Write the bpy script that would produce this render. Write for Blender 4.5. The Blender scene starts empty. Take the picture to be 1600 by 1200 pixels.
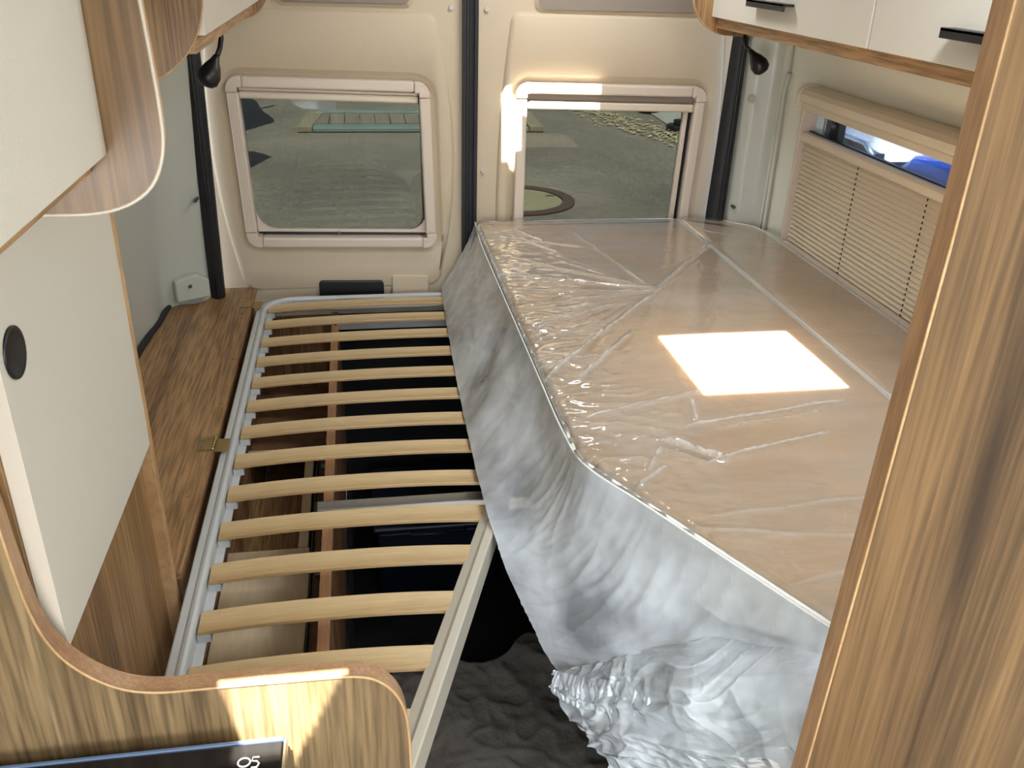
import bpy, bmesh, math, random
from math import sin, cos, pi, radians, sqrt
from mathutils import Vector, Matrix, noise

random.seed(7)
SC = bpy.context.scene
COL = SC.collection

# ------------------------------------------------------------------ camera
cam_d = bpy.data.cameras.new('camera'); cam = bpy.data.objects.new('camera', cam_d); COL.objects.link(cam)
cam_d.sensor_width = 36.0; cam_d.lens = 36.0 * 1390 / 1600; cam_d.clip_start = 0.05; cam_d.clip_end = 300
yw, pt, rl = radians(10.1), radians(26.2), radians(1.8)
fw = Vector((sin(yw) * cos(pt), cos(yw) * cos(pt), -sin(pt)))
rt = Vector((cos(yw), -sin(yw), 0)); up = rt.cross(fw)
rt2 = cos(rl) * rt + sin(rl) * up; up2 = -sin(rl) * rt + cos(rl) * up
mw = Matrix((rt2, up2, -fw)).transposed().to_4x4(); mw.translation = Vector((0, 0, 1.8))
cam.matrix_world = mw
SC.camera = cam

# ------------------------------------------------------------------ world, sun, daylight through the openings, added fills, exposure
w = bpy.data.worlds.new('sky'); SC.world = w; w.use_nodes = True
nt = w.node_tree; nt.nodes.clear()
wo = nt.nodes.new('ShaderNodeOutputWorld'); bg = nt.nodes.new('ShaderNodeBackground')
sky = nt.nodes.new('ShaderNodeTexSky'); sky.sky_type = 'NISHITA'; sky.sun_disc = False
sky.sun_elevation = radians(62); sky.sun_rotation = radians(180); sky.air_density = 1.0; sky.dust_density = 2.0
bg.inputs[1].default_value = 0.85
nt.links.new(sky.outputs[0], bg.inputs[0]); nt.links.new(bg.outputs[0], wo.inputs[0])

SUN = Vector((0.02, 0.5, -1.0)).normalized()
sd = bpy.data.lights.new('sun', 'SUN'); sd.energy = 42.0; sd.angle = radians(0.35); sd.color = (1.0, 0.96, 0.90)
so = bpy.data.objects.new('sun', sd); COL.objects.link(so)
so.rotation_euler = (-SUN).to_track_quat('Z', 'Y').to_euler(); so.location = (0, -4, 8)


def area(name, loc, d, sx, sy, e, col):
    l = bpy.data.lights.new(name, 'AREA'); l.shape = 'RECTANGLE'; l.size = sx; l.size_y = sy
    l.energy = e; l.color = col
    o = bpy.data.objects.new(name, l); COL.objects.link(o); o.location = loc
    o.rotation_euler = Vector(d).to_track_quat('-Z', 'Y').to_euler()
    return o


area('daylight_sliding_door', (1.22, -1.0, 1.05), (-1, 0.25, 0.0), 1.2, 1.7, 8, (1.0, 0.98, 0.95))
area('fill_left_front', (-.585, -.45, 1.38), (1, 1.0, -.28), 1.0, .48, 33, (0.90, 0.95, 1.0))  # added fill to brighten the film side; no window cut in this wall
area('fill_rear_slot', (.545, 2.267, 2.11), (0, 0, -1), .28, .06, 4.2, (0.95, 0.98, 1.0))  # fill under the invented roof slot, added to brighten the dim mattress rear
area('daylight_windscreen', (0.3, -2.9, 1.35), (0, 1, -0.1), 1.5, 0.9, 10, (0.93, 0.97, 1.0))
area('daylight_roof_light', (0.32, -0.55, 2.11), (0, 0.25, -1), 0.7, 0.6, 19, (0.92, 0.97, 1.0))
area('daylight_rear_roof_light', (0.745, 1.02, 2.115), (0, 0, -1), 0.31, 0.29, 7.0, (0.95, 0.98, 1.0))

SC.view_settings.view_transform = 'Standard'; SC.view_settings.look = 'None'
SC.view_settings.exposure = 0.0; SC.view_settings.gamma = 1.0
SC.view_settings.use_curve_mapping = False


# ------------------------------------------------------------------ materials
def lin(c):
    return tuple(((v / 255) / 12.92 if v / 255 <= .04045 else ((v / 255 + .055) / 1.055) ** 2.4) for v in c) + (1,)


def newmat(name):
    m = bpy.data.materials.new(name); m.use_nodes = True
    n = m.node_tree; b = n.nodes['Principled BSDF']
    return m, n, b


def plain(name, rgb, rough=.5, metal=0.0, bump=0.0, bscale=80, var=0.0, spec=.5, vscale=3.0):
    m, n, b = newmat(name)
    b.inputs['Roughness'].default_value = rough; b.inputs['Metallic'].default_value = metal
    b.inputs['Specular IOR Level'].default_value = spec
    c = lin(rgb)
    tc = n.nodes.new('ShaderNodeTexCoord')
    nz = n.nodes.new('ShaderNodeTexNoise'); nz.inputs['Scale'].default_value = vscale; nz.inputs['Detail'].default_value = 5
    n.links.new(tc.outputs['Object'], nz.inputs['Vector'])
    mx = n.nodes.new('ShaderNodeMix'); mx.data_type = 'RGBA'
    mx.inputs['A'].default_value = tuple(v * (1 - var) for v in c[:3]) + (1,)
    mx.inputs['B'].default_value = tuple(min(1, v * (1 + var)) for v in c[:3]) + (1,)
    n.links.new(nz.outputs['Fac'], mx.inputs['Factor']); n.links.new(mx.outputs['Result'], b.inputs['Base Color'])
    if bump > 0:
        n2 = n.nodes.new('ShaderNodeTexNoise'); n2.inputs['Scale'].default_value = bscale; n2.inputs['Detail'].default_value = 3
        n.links.new(tc.outputs['Object'], n2.inputs['Vector'])
        bp = n.nodes.new('ShaderNodeBump'); bp.inputs['Strength'].default_value = bump; bp.inputs['Distance'].default_value = .002
        n.links.new(n2.outputs['Fac'], bp.inputs['Height']); n.links.new(bp.outputs['Normal'], b.inputs['Normal'])
    return m


def wood(name, base, dark, light, axis='z', cross=26, along=.8, rough=.42, streak=.5, seed=0.0, bump=.15):
    """laminate with long grain streaks running along one axis"""
    m, n, b = newmat(name)
    tc = n.nodes.new('ShaderNodeTexCoord'); mp = n.nodes.new('ShaderNodeMapping')
    sc = [cross, cross, cross]; sc['xyz'.index(axis)] = along
    mp.inputs['Scale'].default_value = sc; mp.inputs['Location'].default_value = (seed, seed * 1.7, seed * .6)
    n.links.new(tc.outputs['Object'], mp.inputs['Vector'])
    # slow warp so the streaks wander into cathedrals
    wz = n.nodes.new('ShaderNodeTexNoise'); wz.inputs['Scale'].default_value = .22; wz.inputs['Detail'].default_value = 2
    n.links.new(mp.outputs['Vector'], wz.inputs['Vector'])
    ad = n.nodes.new('ShaderNodeVectorMath'); ad.operation = 'MULTIPLY_ADD'
    ad.inputs[1].default_value = (3.2, 3.2, 3.2)
    n.links.new(wz.outputs['Color'], ad.inputs[0]); n.links.new(mp.outputs['Vector'], ad.inputs[2])
    n1 = n.nodes.new('ShaderNodeTexNoise'); n1.inputs['Scale'].default_value = .55; n1.inputs['Detail'].default_value = 8; n1.inputs['Roughness'].default_value = .62
    n.links.new(ad.outputs['Vector'], n1.inputs['Vector'])
    n2 = n.nodes.new('ShaderNodeTexNoise'); n2.inputs['Scale'].default_value = 9; n2.inputs['Detail'].default_value = 4
    n.links.new(mp.outputs['Vector'], n2.inputs['Vector'])
    r1 = n.nodes.new('ShaderNodeValToRGB')
    e = r1.color_ramp.elements
    e[0].position = .30; e[0].color = lin(dark); e[1].position = .72; e[1].color = lin(light)
    k = e.new(.43); k.color = tuple((a + 2 * c) / 3 for a, c in zip(lin(dark), lin(base)))
    k = e.new(.52); k.color = lin(base)
    n.links.new(n1.outputs['Fac'], r1.inputs['Fac'])
    r2 = n.nodes.new('ShaderNodeValToRGB'); r2.color_ramp.elements[0].position = .36; r2.color_ramp.elements[1].position = .62
    r2.color_ramp.elements[0].color = (1 - streak,) * 3 + (1,); r2.color_ramp.elements[1].color = (1, 1, 1, 1)
    n.links.new(n2.outputs['Fac'], r2.inputs['Fac'])
    mx = n.nodes.new('ShaderNodeMix'); mx.data_type = 'RGBA'; mx.blend_type = 'MULTIPLY'; mx.inputs['Factor'].default_value = 1
    n.links.new(r1.outputs['Color'], mx.inputs['A']); n.links.new(r2.outputs['Color'], mx.inputs['B'])
    n.links.new(mx.outputs['Result'], b.inputs['Base Color'])
    b.inputs['Roughness'].default_value = rough
    bp = n.nodes.new('ShaderNodeBump'); bp.inputs['Strength'].default_value = bump; bp.inputs['Distance'].default_value = .001
    n.links.new(n2.outputs['Fac'], bp.inputs['Height']); n.links.new(bp.outputs['Normal'], b.inputs['Normal'])
    return m


def film(name, haze, hcol, rough=.12, gloss=.6, bump=.5, bscale=14, hazevar=.5):
    """thin clear polythene: see-through, glossy, with a milky haze"""
    m, n, b = newmat(name); n.nodes.remove(b)
    out = [x for x in n.nodes if x.type == 'OUTPUT_MATERIAL'][0]
    tc = n.nodes.new('ShaderNodeTexCoord')
    nz = n.nodes.new('ShaderNodeTexNoise'); nz.inputs['Scale'].default_value = bscale; nz.inputs['Detail'].default_value = 6; nz.inputs['Distortion'].default_value = 1.2
    n.links.new(tc.outputs['Object'], nz.inputs['Vector'])
    bp = n.nodes.new('ShaderNodeBump'); bp.inputs['Strength'].default_value = bump; bp.inputs['Distance'].default_value = .006
    n.links.new(nz.outputs['Fac'], bp.inputs['Height'])
    tr = n.nodes.new('ShaderNodeBsdfTransparent'); tr.inputs[0].default_value = (.97, .975, .98, 1)
    gl = n.nodes.new('ShaderNodeBsdfGlossy'); gl.inputs['Roughness'].default_value = rough
    gl.inputs['Color'].default_value = (1, 1, 1, 1)
    n.links.new(bp.outputs['Normal'], gl.inputs['Normal'])
    df = n.nodes.new('ShaderNodeBsdfDiffuse'); df.inputs[0].default_value = lin(hcol)
    tl = n.nodes.new('ShaderNodeBsdfTranslucent'); tl.inputs[0].default_value = lin(hcol)
    m0 = n.nodes.new('ShaderNodeMixShader'); m0.inputs[0].default_value = .10
    n.links.new(df.outputs[0], m0.inputs[1]); n.links.new(tl.outputs[0], m0.inputs[2])
    n3 = n.nodes.new('ShaderNodeTexNoise'); n3.inputs['Scale'].default_value = 5; n3.inputs['Detail'].default_value = 4
    n.links.new(tc.outputs['Object'], n3.inputs['Vector'])
    mr = n.nodes.new('ShaderNodeMapRange'); mr.inputs['From Min'].default_value = .35; mr.inputs['From Max'].default_value = .65
    mr.inputs['To Min'].default_value = haze * (1 - hazevar); mr.inputs['To Max'].default_value = haze * (1 + hazevar)
    n.links.new(n3.outputs['Fac'], mr.inputs['Value'])
    at = n.nodes.new('ShaderNodeAttribute'); at.attribute_name = 'crease'
    ma = n.nodes.new('ShaderNodeMath'); ma.operation = 'MULTIPLY_ADD'; ma.inputs[1].default_value = .55; ma.use_clamp = True
    n.links.new(at.outputs['Fac'], ma.inputs[0]); n.links.new(mr.outputs[0], ma.inputs[2])
    m1 = n.nodes.new('ShaderNodeMixShader'); n.links.new(ma.outputs[0], m1.inputs[0])
    n.links.new(tr.outputs[0], m1.inputs[1]); n.links.new(m0.outputs[0], m1.inputs[2])
    fr = n.nodes.new('ShaderNodeFresnel'); fr.inputs['IOR'].default_value = 1.5
    n.links.new(bp.outputs['Normal'], fr.inputs['Normal'])
    ml = n.nodes.new('ShaderNodeMath'); ml.operation = 'MULTIPLY'; ml.inputs[1].default_value = gloss * 2; ml.use_clamp = True
    n.links.new(fr.outputs[0], ml.inputs[0])
    m2 = n.nodes.new('ShaderNodeMixShader'); n.links.new(ml.outputs[0], m2.inputs[0])
    n.links.new(m1.outputs[0], m2.inputs[1]); n.links.new(gl.outputs[0], m2.inputs[2])
    n.links.new(m2.outputs[0], out.inputs['Surface'])
    return m


def glass(name, tint, refl=1.0):
    m, n, b = newmat(name); n.nodes.remove(b)
    out = [x for x in n.nodes if x.type == 'OUTPUT_MATERIAL'][0]
    tr = n.nodes.new('ShaderNodeBsdfTransparent'); tr.inputs[0].default_value = tint + (1,)
    gl = n.nodes.new('ShaderNodeBsdfGlossy'); gl.inputs['Roughness'].default_value = .01
    fr = n.nodes.new('ShaderNodeFresnel'); fr.inputs['IOR'].default_value = 1.45
    ml = n.nodes.new('ShaderNodeMath'); ml.operation = 'MULTIPLY'; ml.inputs[1].default_value = refl
    n.links.new(fr.outputs[0], ml.inputs[0])
    mx = n.nodes.new('ShaderNodeMixShader'); n.links.new(ml.outputs[0], mx.inputs[0])
    n.links.new(tr.outputs[0], mx.inputs[1]); n.links.new(gl.outputs[0], mx.inputs[2])
    n.links.new(mx.outputs[0], out.inputs['Surface'])
    return m


OAK = ((166, 128, 84), (106, 74, 46), (190, 152, 106))
M = {}
M['oak_z'] = wood('oak_laminate_upright', *OAK, axis='z')
M['oak_z2'] = wood('oak_laminate_pale_upright', (145, 120, 85), (86, 64, 45), (172, 148, 110), axis='z', cross=20, along=.8, seed=3.1)
M['oak_z3'] = wood('oak_laminate_partition_upright', (130, 99, 64), (66, 46, 30), (162, 130, 90), axis='z', cross=18, along=.55, seed=8.3, streak=.42)
M['oak_x'] = wood('oak_laminate_across', *OAK, axis='x', seed=5.2)
M['oak_y'] = wood('oak_laminate_lengthwise', (174, 134, 90), (110, 78, 50), (192, 152, 106), axis='y', cross=20, along=1.1, seed=1.4)
M['oak_dark'] = wood('oak_laminate_inside', (150, 112, 78), (104, 74, 50), (170, 130, 92), axis='z', cross=30, seed=2.2)
M['edge'] = wood('oak_edge_band', (196, 158, 112), (160, 122, 82), (212, 178, 134), axis='y', cross=12, along=12, streak=.15, bump=.05)
M['edge2'] = wood('oak_edge_band_rosy', (172, 134, 98), (148, 110, 78), (188, 152, 114), axis='z', cross=30, along=2, streak=.25, bump=.05)
M['slat'] = wood('birch_slat', (208, 182, 136), (184, 152, 106), (220, 196, 154), axis='x', cross=22, along=1.8, rough=.34, streak=.12, bump=.05)
M['ply'] = wood('pale_birch_ply', (240, 218, 178), (226, 200, 156), (246, 228, 192), axis='y', cross=10, along=1.5, streak=.1, bump=.05)
M['divider'] = wood('pine_divider_edge', (186, 140, 100), (160, 114, 78), (204, 158, 116), axis='y', cross=20, streak=.2)
M['white'] = plain('white_linen_laminate', (208, 203, 190), .5, bump=.25, bscale=420, var=.02)
M['whiteedge'] = plain('pale_edge_band', (196, 186, 170), .35, var=.04)
M['trim'] = plain('beige_moulded_trim', (202, 186, 160), .55, bump=.35, bscale=500, var=.02)
M['trim2'] = plain('beige_recess_trim', (172, 152, 122), .6, bump=.3, bscale=500, var=.02)
M['frame'] = plain('pinkish_beige_window_frame', (214, 199, 182), .38, var=.02)
M['cassette'] = plain('pale_beige_blind_cassette', (222, 210, 188), .4, var=.02)
M['blindrail'] = plain('beige_blind_rail', (216, 203, 181), .4, var=.02)
def fabric(name, rgb):
    m, n, b = newmat(name); n.nodes.remove(b)
    out = [x for x in n.nodes if x.type == 'OUTPUT_MATERIAL'][0]
    a = n.nodes.new('ShaderNodeBsdfDiffuse'); a.inputs[0].default_value = lin(rgb)
    t = n.nodes.new('ShaderNodeBsdfTranslucent'); t.inputs[0].default_value = lin(rgb)
    x = n.nodes.new('ShaderNodeMixShader'); x.inputs[0].default_value = .35
    n.links.new(a.outputs[0], x.inputs[1]); n.links.new(t.outputs[0], x.inputs[2]); n.links.new(x.outputs[0], out.inputs['Surface'])
    return m


M['blind'] = fabric('beige_pleated_fabric', (232, 218, 194))
M['slot'] = plain('grey_brown_pocket', (146, 134, 122), .7, var=.05)
M['metalwall'] = plain('pale_grey_painted_metal', (192, 194, 182), .28, var=.02, bump=.1, bscale=6)
M['wallright'] = plain('cream_grey_painted_side_wall', (224, 222, 206), .3, var=.02, bump=.1, bscale=6)
M['wallcream'] = plain('cream_wall_lining', (214, 206, 188), .5, var=.02, bump=.1, bscale=30)
M['black'] = plain('black_rubber', (24, 25, 29), .55, bump=.3, bscale=60, var=.2)
M['blackplastic'] = plain('black_plastic', (16, 16, 20), .38, var=.1)
M['handle'] = plain('matt_black_handle', (22, 24, 28), .35, var=.1)
M['darkbox'] = plain('black_carpet_lining', (17, 17, 20), .9, bump=.5, bscale=120, var=.3)
M['navybox'] = plain('dark_navy_crate_plastic', (22, 27, 42), .4, var=.1)
M['greyrail'] = plain('silver_grey_steel_tube', (196, 199, 198), .36, metal=.0, var=.04)
M['alu'] = plain('brushed_aluminium', (196, 196, 194), .34, metal=.8, var=.06, vscale=30)
M['greige'] = plain('warm_grey_powder_coated_steel', (190, 184, 168), .4, var=.03)
M['brass'] = plain('yellow_zinc_hinge', (176, 150, 98), .32, metal=.8, var=.12, vscale=60)
M['zinc'] = plain('zinc_hardware', (150, 142, 126), .38, metal=.7, var=.1, vscale=60)
M['green'] = plain('green_edge_tape', (46, 92, 58), .5, var=.1)
M['screw'] = plain('pale_plastic_screw_cap', (196, 190, 178), .4)
M['screwmetal'] = plain('steel_screw', (120, 120, 118), .3, metal=.8)
M['mattop'] = wood('tan_mattress_fabric', (198, 173, 140), (190, 164, 130), (206, 181, 149), axis='x', cross=30, along=4, rough=.8, streak=.08, bump=.2)
M['matside'] = plain('white_quilted_mattress_border', (226, 224, 216), .85, bump=.8, bscale=70, var=.03)
M['piping'] = plain('white_mattress_piping', (236, 236, 232), .7)
M['film_top'] = film('clear_polythene_over_mattress', .17, (226, 226, 222), rough=.11, gloss=.62, bump=.35, bscale=12)
M['film_side'] = film('milky_polythene_side', .66, (238, 246, 255), rough=.16, gloss=.6, bump=.4, bscale=10)
M['film_lump'] = film('milky_polythene_bunched', .70, (236, 246, 255), rough=.07, gloss=1.0, bump=.5, bscale=16)
M['film_black'] = plain('grey_black_polythene_sheet', (104, 101, 96), .24, bump=1.0, bscale=110, var=.35, vscale=9)
M['hob'] = plain('black_hob_glass', (20, 20, 22), .12, var=.15, vscale=20)
M['bluegrey'] = plain('polished_glass_rim', (92, 112, 140), .15, var=.1)
M['steel'] = plain('stainless_steel', (188, 184, 172), .25, metal=.9)
M['lettering'] = plain('white_screen_print', (240, 240, 245), .4)
M['tint'] = glass('green_grey_tinted_pane', (.222, .228, .206), .6)
M['tint2'] = glass('grey_tinted_side_pane', (.62, .66, .70), .7)
M['vanfloor'] = plain('grey_vinyl_floor', (96, 90, 84), .6, var=.1)
M['ceiling'] = plain('pale_ceiling_lining', (214, 208, 194), .6, var=.02)


def ground_mat():
    m, n, b = newmat('weathered_asphalt')
    tc = n.nodes.new('ShaderNodeTexCoord')
    a = n.nodes.new('ShaderNodeTexNoise'); a.inputs['Scale'].default_value = .55; a.inputs['Detail'].default_value = 6
    c = n.nodes.new('ShaderNodeTexNoise'); c.inputs['Scale'].default_value = 22; c.inputs['Detail'].default_value = 8; c.inputs['Roughness'].default_value = .8
    n.links.new(tc.outputs['Object'], a.inputs['Vector']); n.links.new(tc.outputs['Object'], c.inputs['Vector'])
    r = n.nodes.new('ShaderNodeValToRGB'); r.color_ramp.elements[0].position = .3; r.color_ramp.elements[1].position = .7
    r.color_ramp.elements[0].color = lin((106, 103, 98)); r.color_ramp.elements[1].color = lin((138, 134, 127))
    n.links.new(a.outputs['Fac'], r.inputs['Fac'])
    r2 = n.nodes.new('ShaderNodeValToRGB'); r2.color_ramp.elements[0].position = .40; r2.color_ramp.elements[1].position = .62
    r2.color_ramp.elements[0].color = (.68, .68, .67, 1); r2.color_ramp.elements[1].color = (1.45, 1.45, 1.40, 1)
    n.links.new(c.outputs['Fac'], r2.inputs['Fac'])
    mx = n.nodes.new('ShaderNodeMix'); mx.data_type = 'RGBA'; mx.blend_type = 'MULTIPLY'; mx.inputs['Factor'].default_value = 1
    n.links.new(r.outputs[0], mx.inputs['A']); n.links.new(r2.outputs[0], mx.inputs['B'])
    n.links.new(mx.outputs['Result'], b.inputs['Base Color']); b.inputs['Roughness'].default_value = .9
    return m


M['asphalt'] = ground_mat()
M['gravel'] = plain('pale_gravel', (168, 170, 164), .9, bump=1, bscale=30, var=.45, vscale=22)
M['leaf'] = plain('dry_leaf', (206, 196, 160), .8, var=.3, vscale=2)
M['boards'] = wood('weathered_ramp_board', (150, 142, 126), (122, 112, 98), (166, 160, 146), axis='y', cross=14, along=1.2, streak=.2)
M['endboard'] = wood('pale_worn_end_board', (172, 162, 138), (146, 134, 110), (188, 178, 154), axis='y', cross=14, streak=.3)
M['galv'] = plain('galvanised_channel', (140, 160, 158), .5, metal=.3, var=.1)
M['concrete'] = plain('concrete_cover', (150, 148, 122), .9, bump=.5, bscale=30, var=.15)
M['iron'] = plain('rusty_iron_ring', (88, 72, 66), .7, var=.2)
M['carwhite'] = plain('white_car_paint', (236, 240, 244), .15)
M['carblue'] = plain('blue_car_paint', (28, 62, 150), .2)
M['carglass'] = plain('dark_car_glass', (22, 30, 40), .08)
M['chrome'] = plain('chrome_strip', (220, 224, 230), .1, metal=1)
M['pennant'] = plain('navy_occluder', (30, 40, 80), .8)


# ------------------------------------------------------------------ object helpers
def thing(name, label, cat, loc=(0, 0, 0), group=None):
    o = bpy.data.objects.new(name, None); COL.objects.link(o); o.location = loc
    o.empty_display_size = .05
    o['label'] = label; o['category'] = cat
    if group: o['group'] = group
    return o


def struct(name, loc=(0, 0, 0), label=None):
    o = bpy.data.objects.new(name, None); COL.objects.link(o); o.location = loc
    o.empty_display_size = .05; o['kind'] = 'structure'
    if label: o['label'] = label
    return o


def tag(o, label, cat, group=None):
    o['label'] = label; o['category'] = cat
    if group: o['group'] = group
    return o


def wloc(o):
    v = Vector((0, 0, 0))
    while o:
        v += o.location; o = o.parent
    return v


class MB:
    """collects world-space geometry, builds ONE mesh object"""
    def __init__(s):
        s.v = []; s.f = []; s.sm = []

    def add(s, vs, fs, smooth=False):
        b = len(s.v); s.v += [Vector(p) for p in vs]
        s.f += [[b + i for i in f] for f in fs]; s.sm += [smooth] * len(fs)
        return s

    def box(s, x0, x1, y0, y1, z0, z1):
        vs = [(x, y, z) for x in (x0, x1) for y in (y0, y1) for z in (z0, z1)]
        return s.add(vs, [(0, 1, 3, 2), (4, 6, 7, 5), (0, 4, 5, 1), (2, 3, 7, 6), (0, 2, 6, 4), (1, 5, 7, 3)])

    def prism(s, pts, axis, a, b):
        """polygon pts in the plane across axis, extruded from a to b"""
        def P(p, t):
            if axis == 'x': return (t, p[0], p[1])
            if axis == 'y': return (p[0], t, p[1])
            return (p[0], p[1], t)
        n = len(pts)
        vs = [P(p, a) for p in pts] + [P(p, b) for p in pts]
        fs = [list(range(n)), list(range(2 * n - 1, n - 1, -1))] + [[i, (i + 1) % n, n + (i + 1) % n, n + i] for i in range(n)]
        return s.add(vs, fs)

    def rings(s, rings, close=False, smooth=True, cap0=False, cap1=False):
        n = len(rings[0]); vs = [p for r in rings for p in r]; fs = []
        for k in range(len(rings) - 1):
            for i in range(n):
                j = (i + 1) % n
                fs.append([k * n + i, k * n + j, (k + 1) * n + j, (k + 1) * n + i])
        if cap0: fs.append(list(range(n)))
        if cap1: fs.append([(len(rings) - 1) * n + i for i in range(n)][::-1])
        return s.add(vs, fs, smooth)

    def tube(s, pts, r, n=8, smooth=True):
        pts = [Vector(p) for p in pts]; rs = r if isinstance(r, (list, tuple)) else [r] * len(pts)
        rings = []; ref = None
        for i, p in enumerate(pts):
            t = (pts[min(i + 1, len(pts) - 1)] - pts[max(i - 1, 0)]).normalized()
            if ref is None: ref = t.orthogonal().normalized()
            ref = (ref - t * ref.dot(t)).normalized(); bi = t.cross(ref)
            rings.append([p + rs[i] * (cos(2 * pi * k / n) * ref + sin(2 * pi * k / n) * bi) for k in range(n)])
        return s.rings(rings, smooth=smooth, cap0=True, cap1=True)

    def cyl(s, c, r, axis, a, b, n=24):
        pts = [(c[0] + r * cos(2 * pi * k / n), c[1] + r * sin(2 * pi * k / n)) for k in range(n)]
        return s.prism(pts, axis, a, b)

    def grid(s, rows, smooth=True):
        m = len(rows[0]); vs = [p for r in rows for p in r]
        fs = [[i * m + j, i * m + j + 1, (i + 1) * m + j + 1, (i + 1) * m + j] for i in range(len(rows) - 1) for j in range(m - 1)]
        return s.add(vs, fs, smooth)

    def build(s, name, mat, parent=None, bevel=0, segs=2, loc=None):
        me = bpy.data.meshes.new(name)
        o = bpy.data.objects.new(name, me); COL.objects.link(o)
        if parent: o.parent = parent
        off = wloc(parent) if parent else Vector((0, 0, 0))
        if loc is not None:
            o.location = Vector(loc) - off; off = Vector(loc)
        me.from_pydata([tuple(p - off) for p in s.v], [], s.f)
        me.polygons.foreach_set('use_smooth', s.sm)
        bm = bmesh.new(); bm.from_mesh(me)
        bmesh.ops.recalc_face_normals(bm, faces=bm.faces)
        if bevel > 0:
            es = [e for e in bm.edges if len(e.link_faces) == 2 and e.calc_face_angle(0) > radians(40)]
            bmesh.ops.bevel(bm, geom=es, offset=bevel, segments=segs, affect='EDGES', profile=.5, clamp_overlap=True)
            for f in bm.faces: f.smooth = False
        bm.to_mesh(me); bm.free()
        me.materials.append(mat)
        return o


def part(name, mat, parent, box, bevel=.0015, segs=2):
    return MB().box(*box).build(name, mat, parent, bevel, segs)


def qring(c, r, y, axis='y', k=6, m=6, bulge=(0, 0, 0, 0)):
    """rounded quad ring; c = four corners TL, TR, BR, BL in (u, v); r = corner radius; bulge per side"""
    c = [Vector(p) for p in c]; pts = []
    rr = r if isinstance(r, (list, tuple)) else [r] * 4
    seg = []
    for i in range(4):
        p, q, s_ = c[i - 1], c[i], c[(i + 1) % 4]
        a = q + (p - q).normalized() * rr[i]; b = q + (s_ - q).normalized() * rr[i]
        seg.append((a, q, b))
    for i in range(4):
        a, q, b = seg[i]
        for t in range(k + 1):
            t /= k
            wq = .8
            w0, w1, w2 = (1 - t) ** 2, 2 * t * (1 - t) * wq, t * t
            pts.append((a * w0 + q * w1 + b * w2) / (w0 + w1 + w2))
        a2 = seg[(i + 1) % 4][0]; d = a2 - b; nrm = Vector((-d.y, d.x)).normalized()
        for t in range(1, m):
            t /= m
            pts.append(b + d * t + nrm * bulge[i] * 4 * t * (1 - t))
    if axis == 'y': return [Vector((p.x, y, p.y)) for p in pts]
    if axis == 'x': return [Vector((y, p.x, p.y)) for p in pts]
    return [Vector((p.x, p.y, y)) for p in pts]


def offq(c, d):
    """grow a quad TL,TR,BR,BL outwards by d (u grows right)"""
    s = 1 if c[1][0] > c[0][0] else -1
    return [(c[0][0] - s * d, c[0][1] + d), (c[1][0] + s * d, c[1][1] + d), (c[2][0] + s * d, c[2][1] - d), (c[3][0] - s * d, c[3][1] - d)]


# ================================================================== SETTING
part('floor', M['vanfloor'], None, (-.62, 1.30, -3.0, 2.72, -.04, 0.0), 0)['kind'] = 'structure'

# ceiling with roof-light openings and added sun slots (x0,x1,y0,y1)
holes = [(.595, .885, .865, 1.150), (-.03, .67, -.85, -.25), (.40, .69, 2.235, 2.30), (.40, .455, 2.185, 2.235)]  # last entries are added slots shaping the sun patch on the rear door frame
for k_ in range(12):                      # added wedge-shaped slot, shapes the sun patch on the low partition
    f_ = k_ / 11
    holes.append((round(-.178 - .027 * f_, 4), round(-.138 + .083 * f_, 4), round(.16 + .0075 * k_, 4), round(.1675 + .0075 * k_, 4)))
cz0, cz1 = 2.12, 2.135
ceil = MB()
xs = sorted({-.62, 1.30} | {h[0] for h in holes} | {h[1] for h in holes})
ys = sorted({-3.0, 2.72} | {h[2] for h in holes} | {h[3] for h in holes})
for i in range(len(xs) - 1):
    for j in range(len(ys) - 1):
        cx, cy = (xs[i] + xs[i + 1]) / 2, (ys[j] + ys[j + 1]) / 2
        if not any(h[0] < cx < h[1] and h[2] < cy < h[3] for h in holes):
            ceil.box(xs[i], xs[i + 1], ys[j], ys[j + 1], cz0, cz1)
ceil.build('ceiling', M['ceiling'])['kind'] = 'structure'

# left side wall: moulded painted metal, profile swept in z
prof = [(-.60, -3.0), (-.60, .9), (-.598, 1.6), (-.596, 2.1), (-.588, 2.26), (-.570, 2.34), (-.566, 2.40), (-.572, 2.46), (-.556, 2.50), (-.512, 2.535), (-.46, 2.56), (-.44, 2.60)]
rows = []
for z, dx in ((0.0, 0), (.83, 0), (1.0, .004), (1.2, .012), (1.5, .03), (1.8, .06), (2.12, .10)):
    rows.append([Vector((x + dx, y, z)) for x, y in prof])
wl = MB().grid(rows).build('wall_left', M['metalwall']); wl['kind'] = 'structure'
sm_ = wl.modifiers.new('thickness', 'SOLIDIFY'); sm_.thickness = .02; sm_.offset = 1
# embossed pad with a screw, low on the pillar
pad = [Vector(p) for p in [(-.540, 2.512, .862), (-.455, 2.56, .862), (-.455, 2.56, .915), (-.485, 2.545, .935), (-.540, 2.512, .925)]]
padm = MB(); padm.add([p + Vector((.012, -.022, 0)) for p in pad] + [p + Vector((.0, -.0, 0)) for p in pad],
                      [(0, 1, 2, 3, 4), (9, 8, 7, 6, 5)] + [(i, (i + 1) % 5, 5 + (i + 1) % 5, 5 + i) for i in range(5)])
padm.build('raised_pad', M['metalwall'], wl, .005, 3)
MB().cyl((-.492, .905), .005, 'y', 2.505, 2.545, 12).build('screw', M['screwmetal'], wl)
MB().cyl((-.452, 1.145), .005, 'y', 2.53, 2.56, 12).build('screw', M['screwmetal'], wl)

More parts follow.
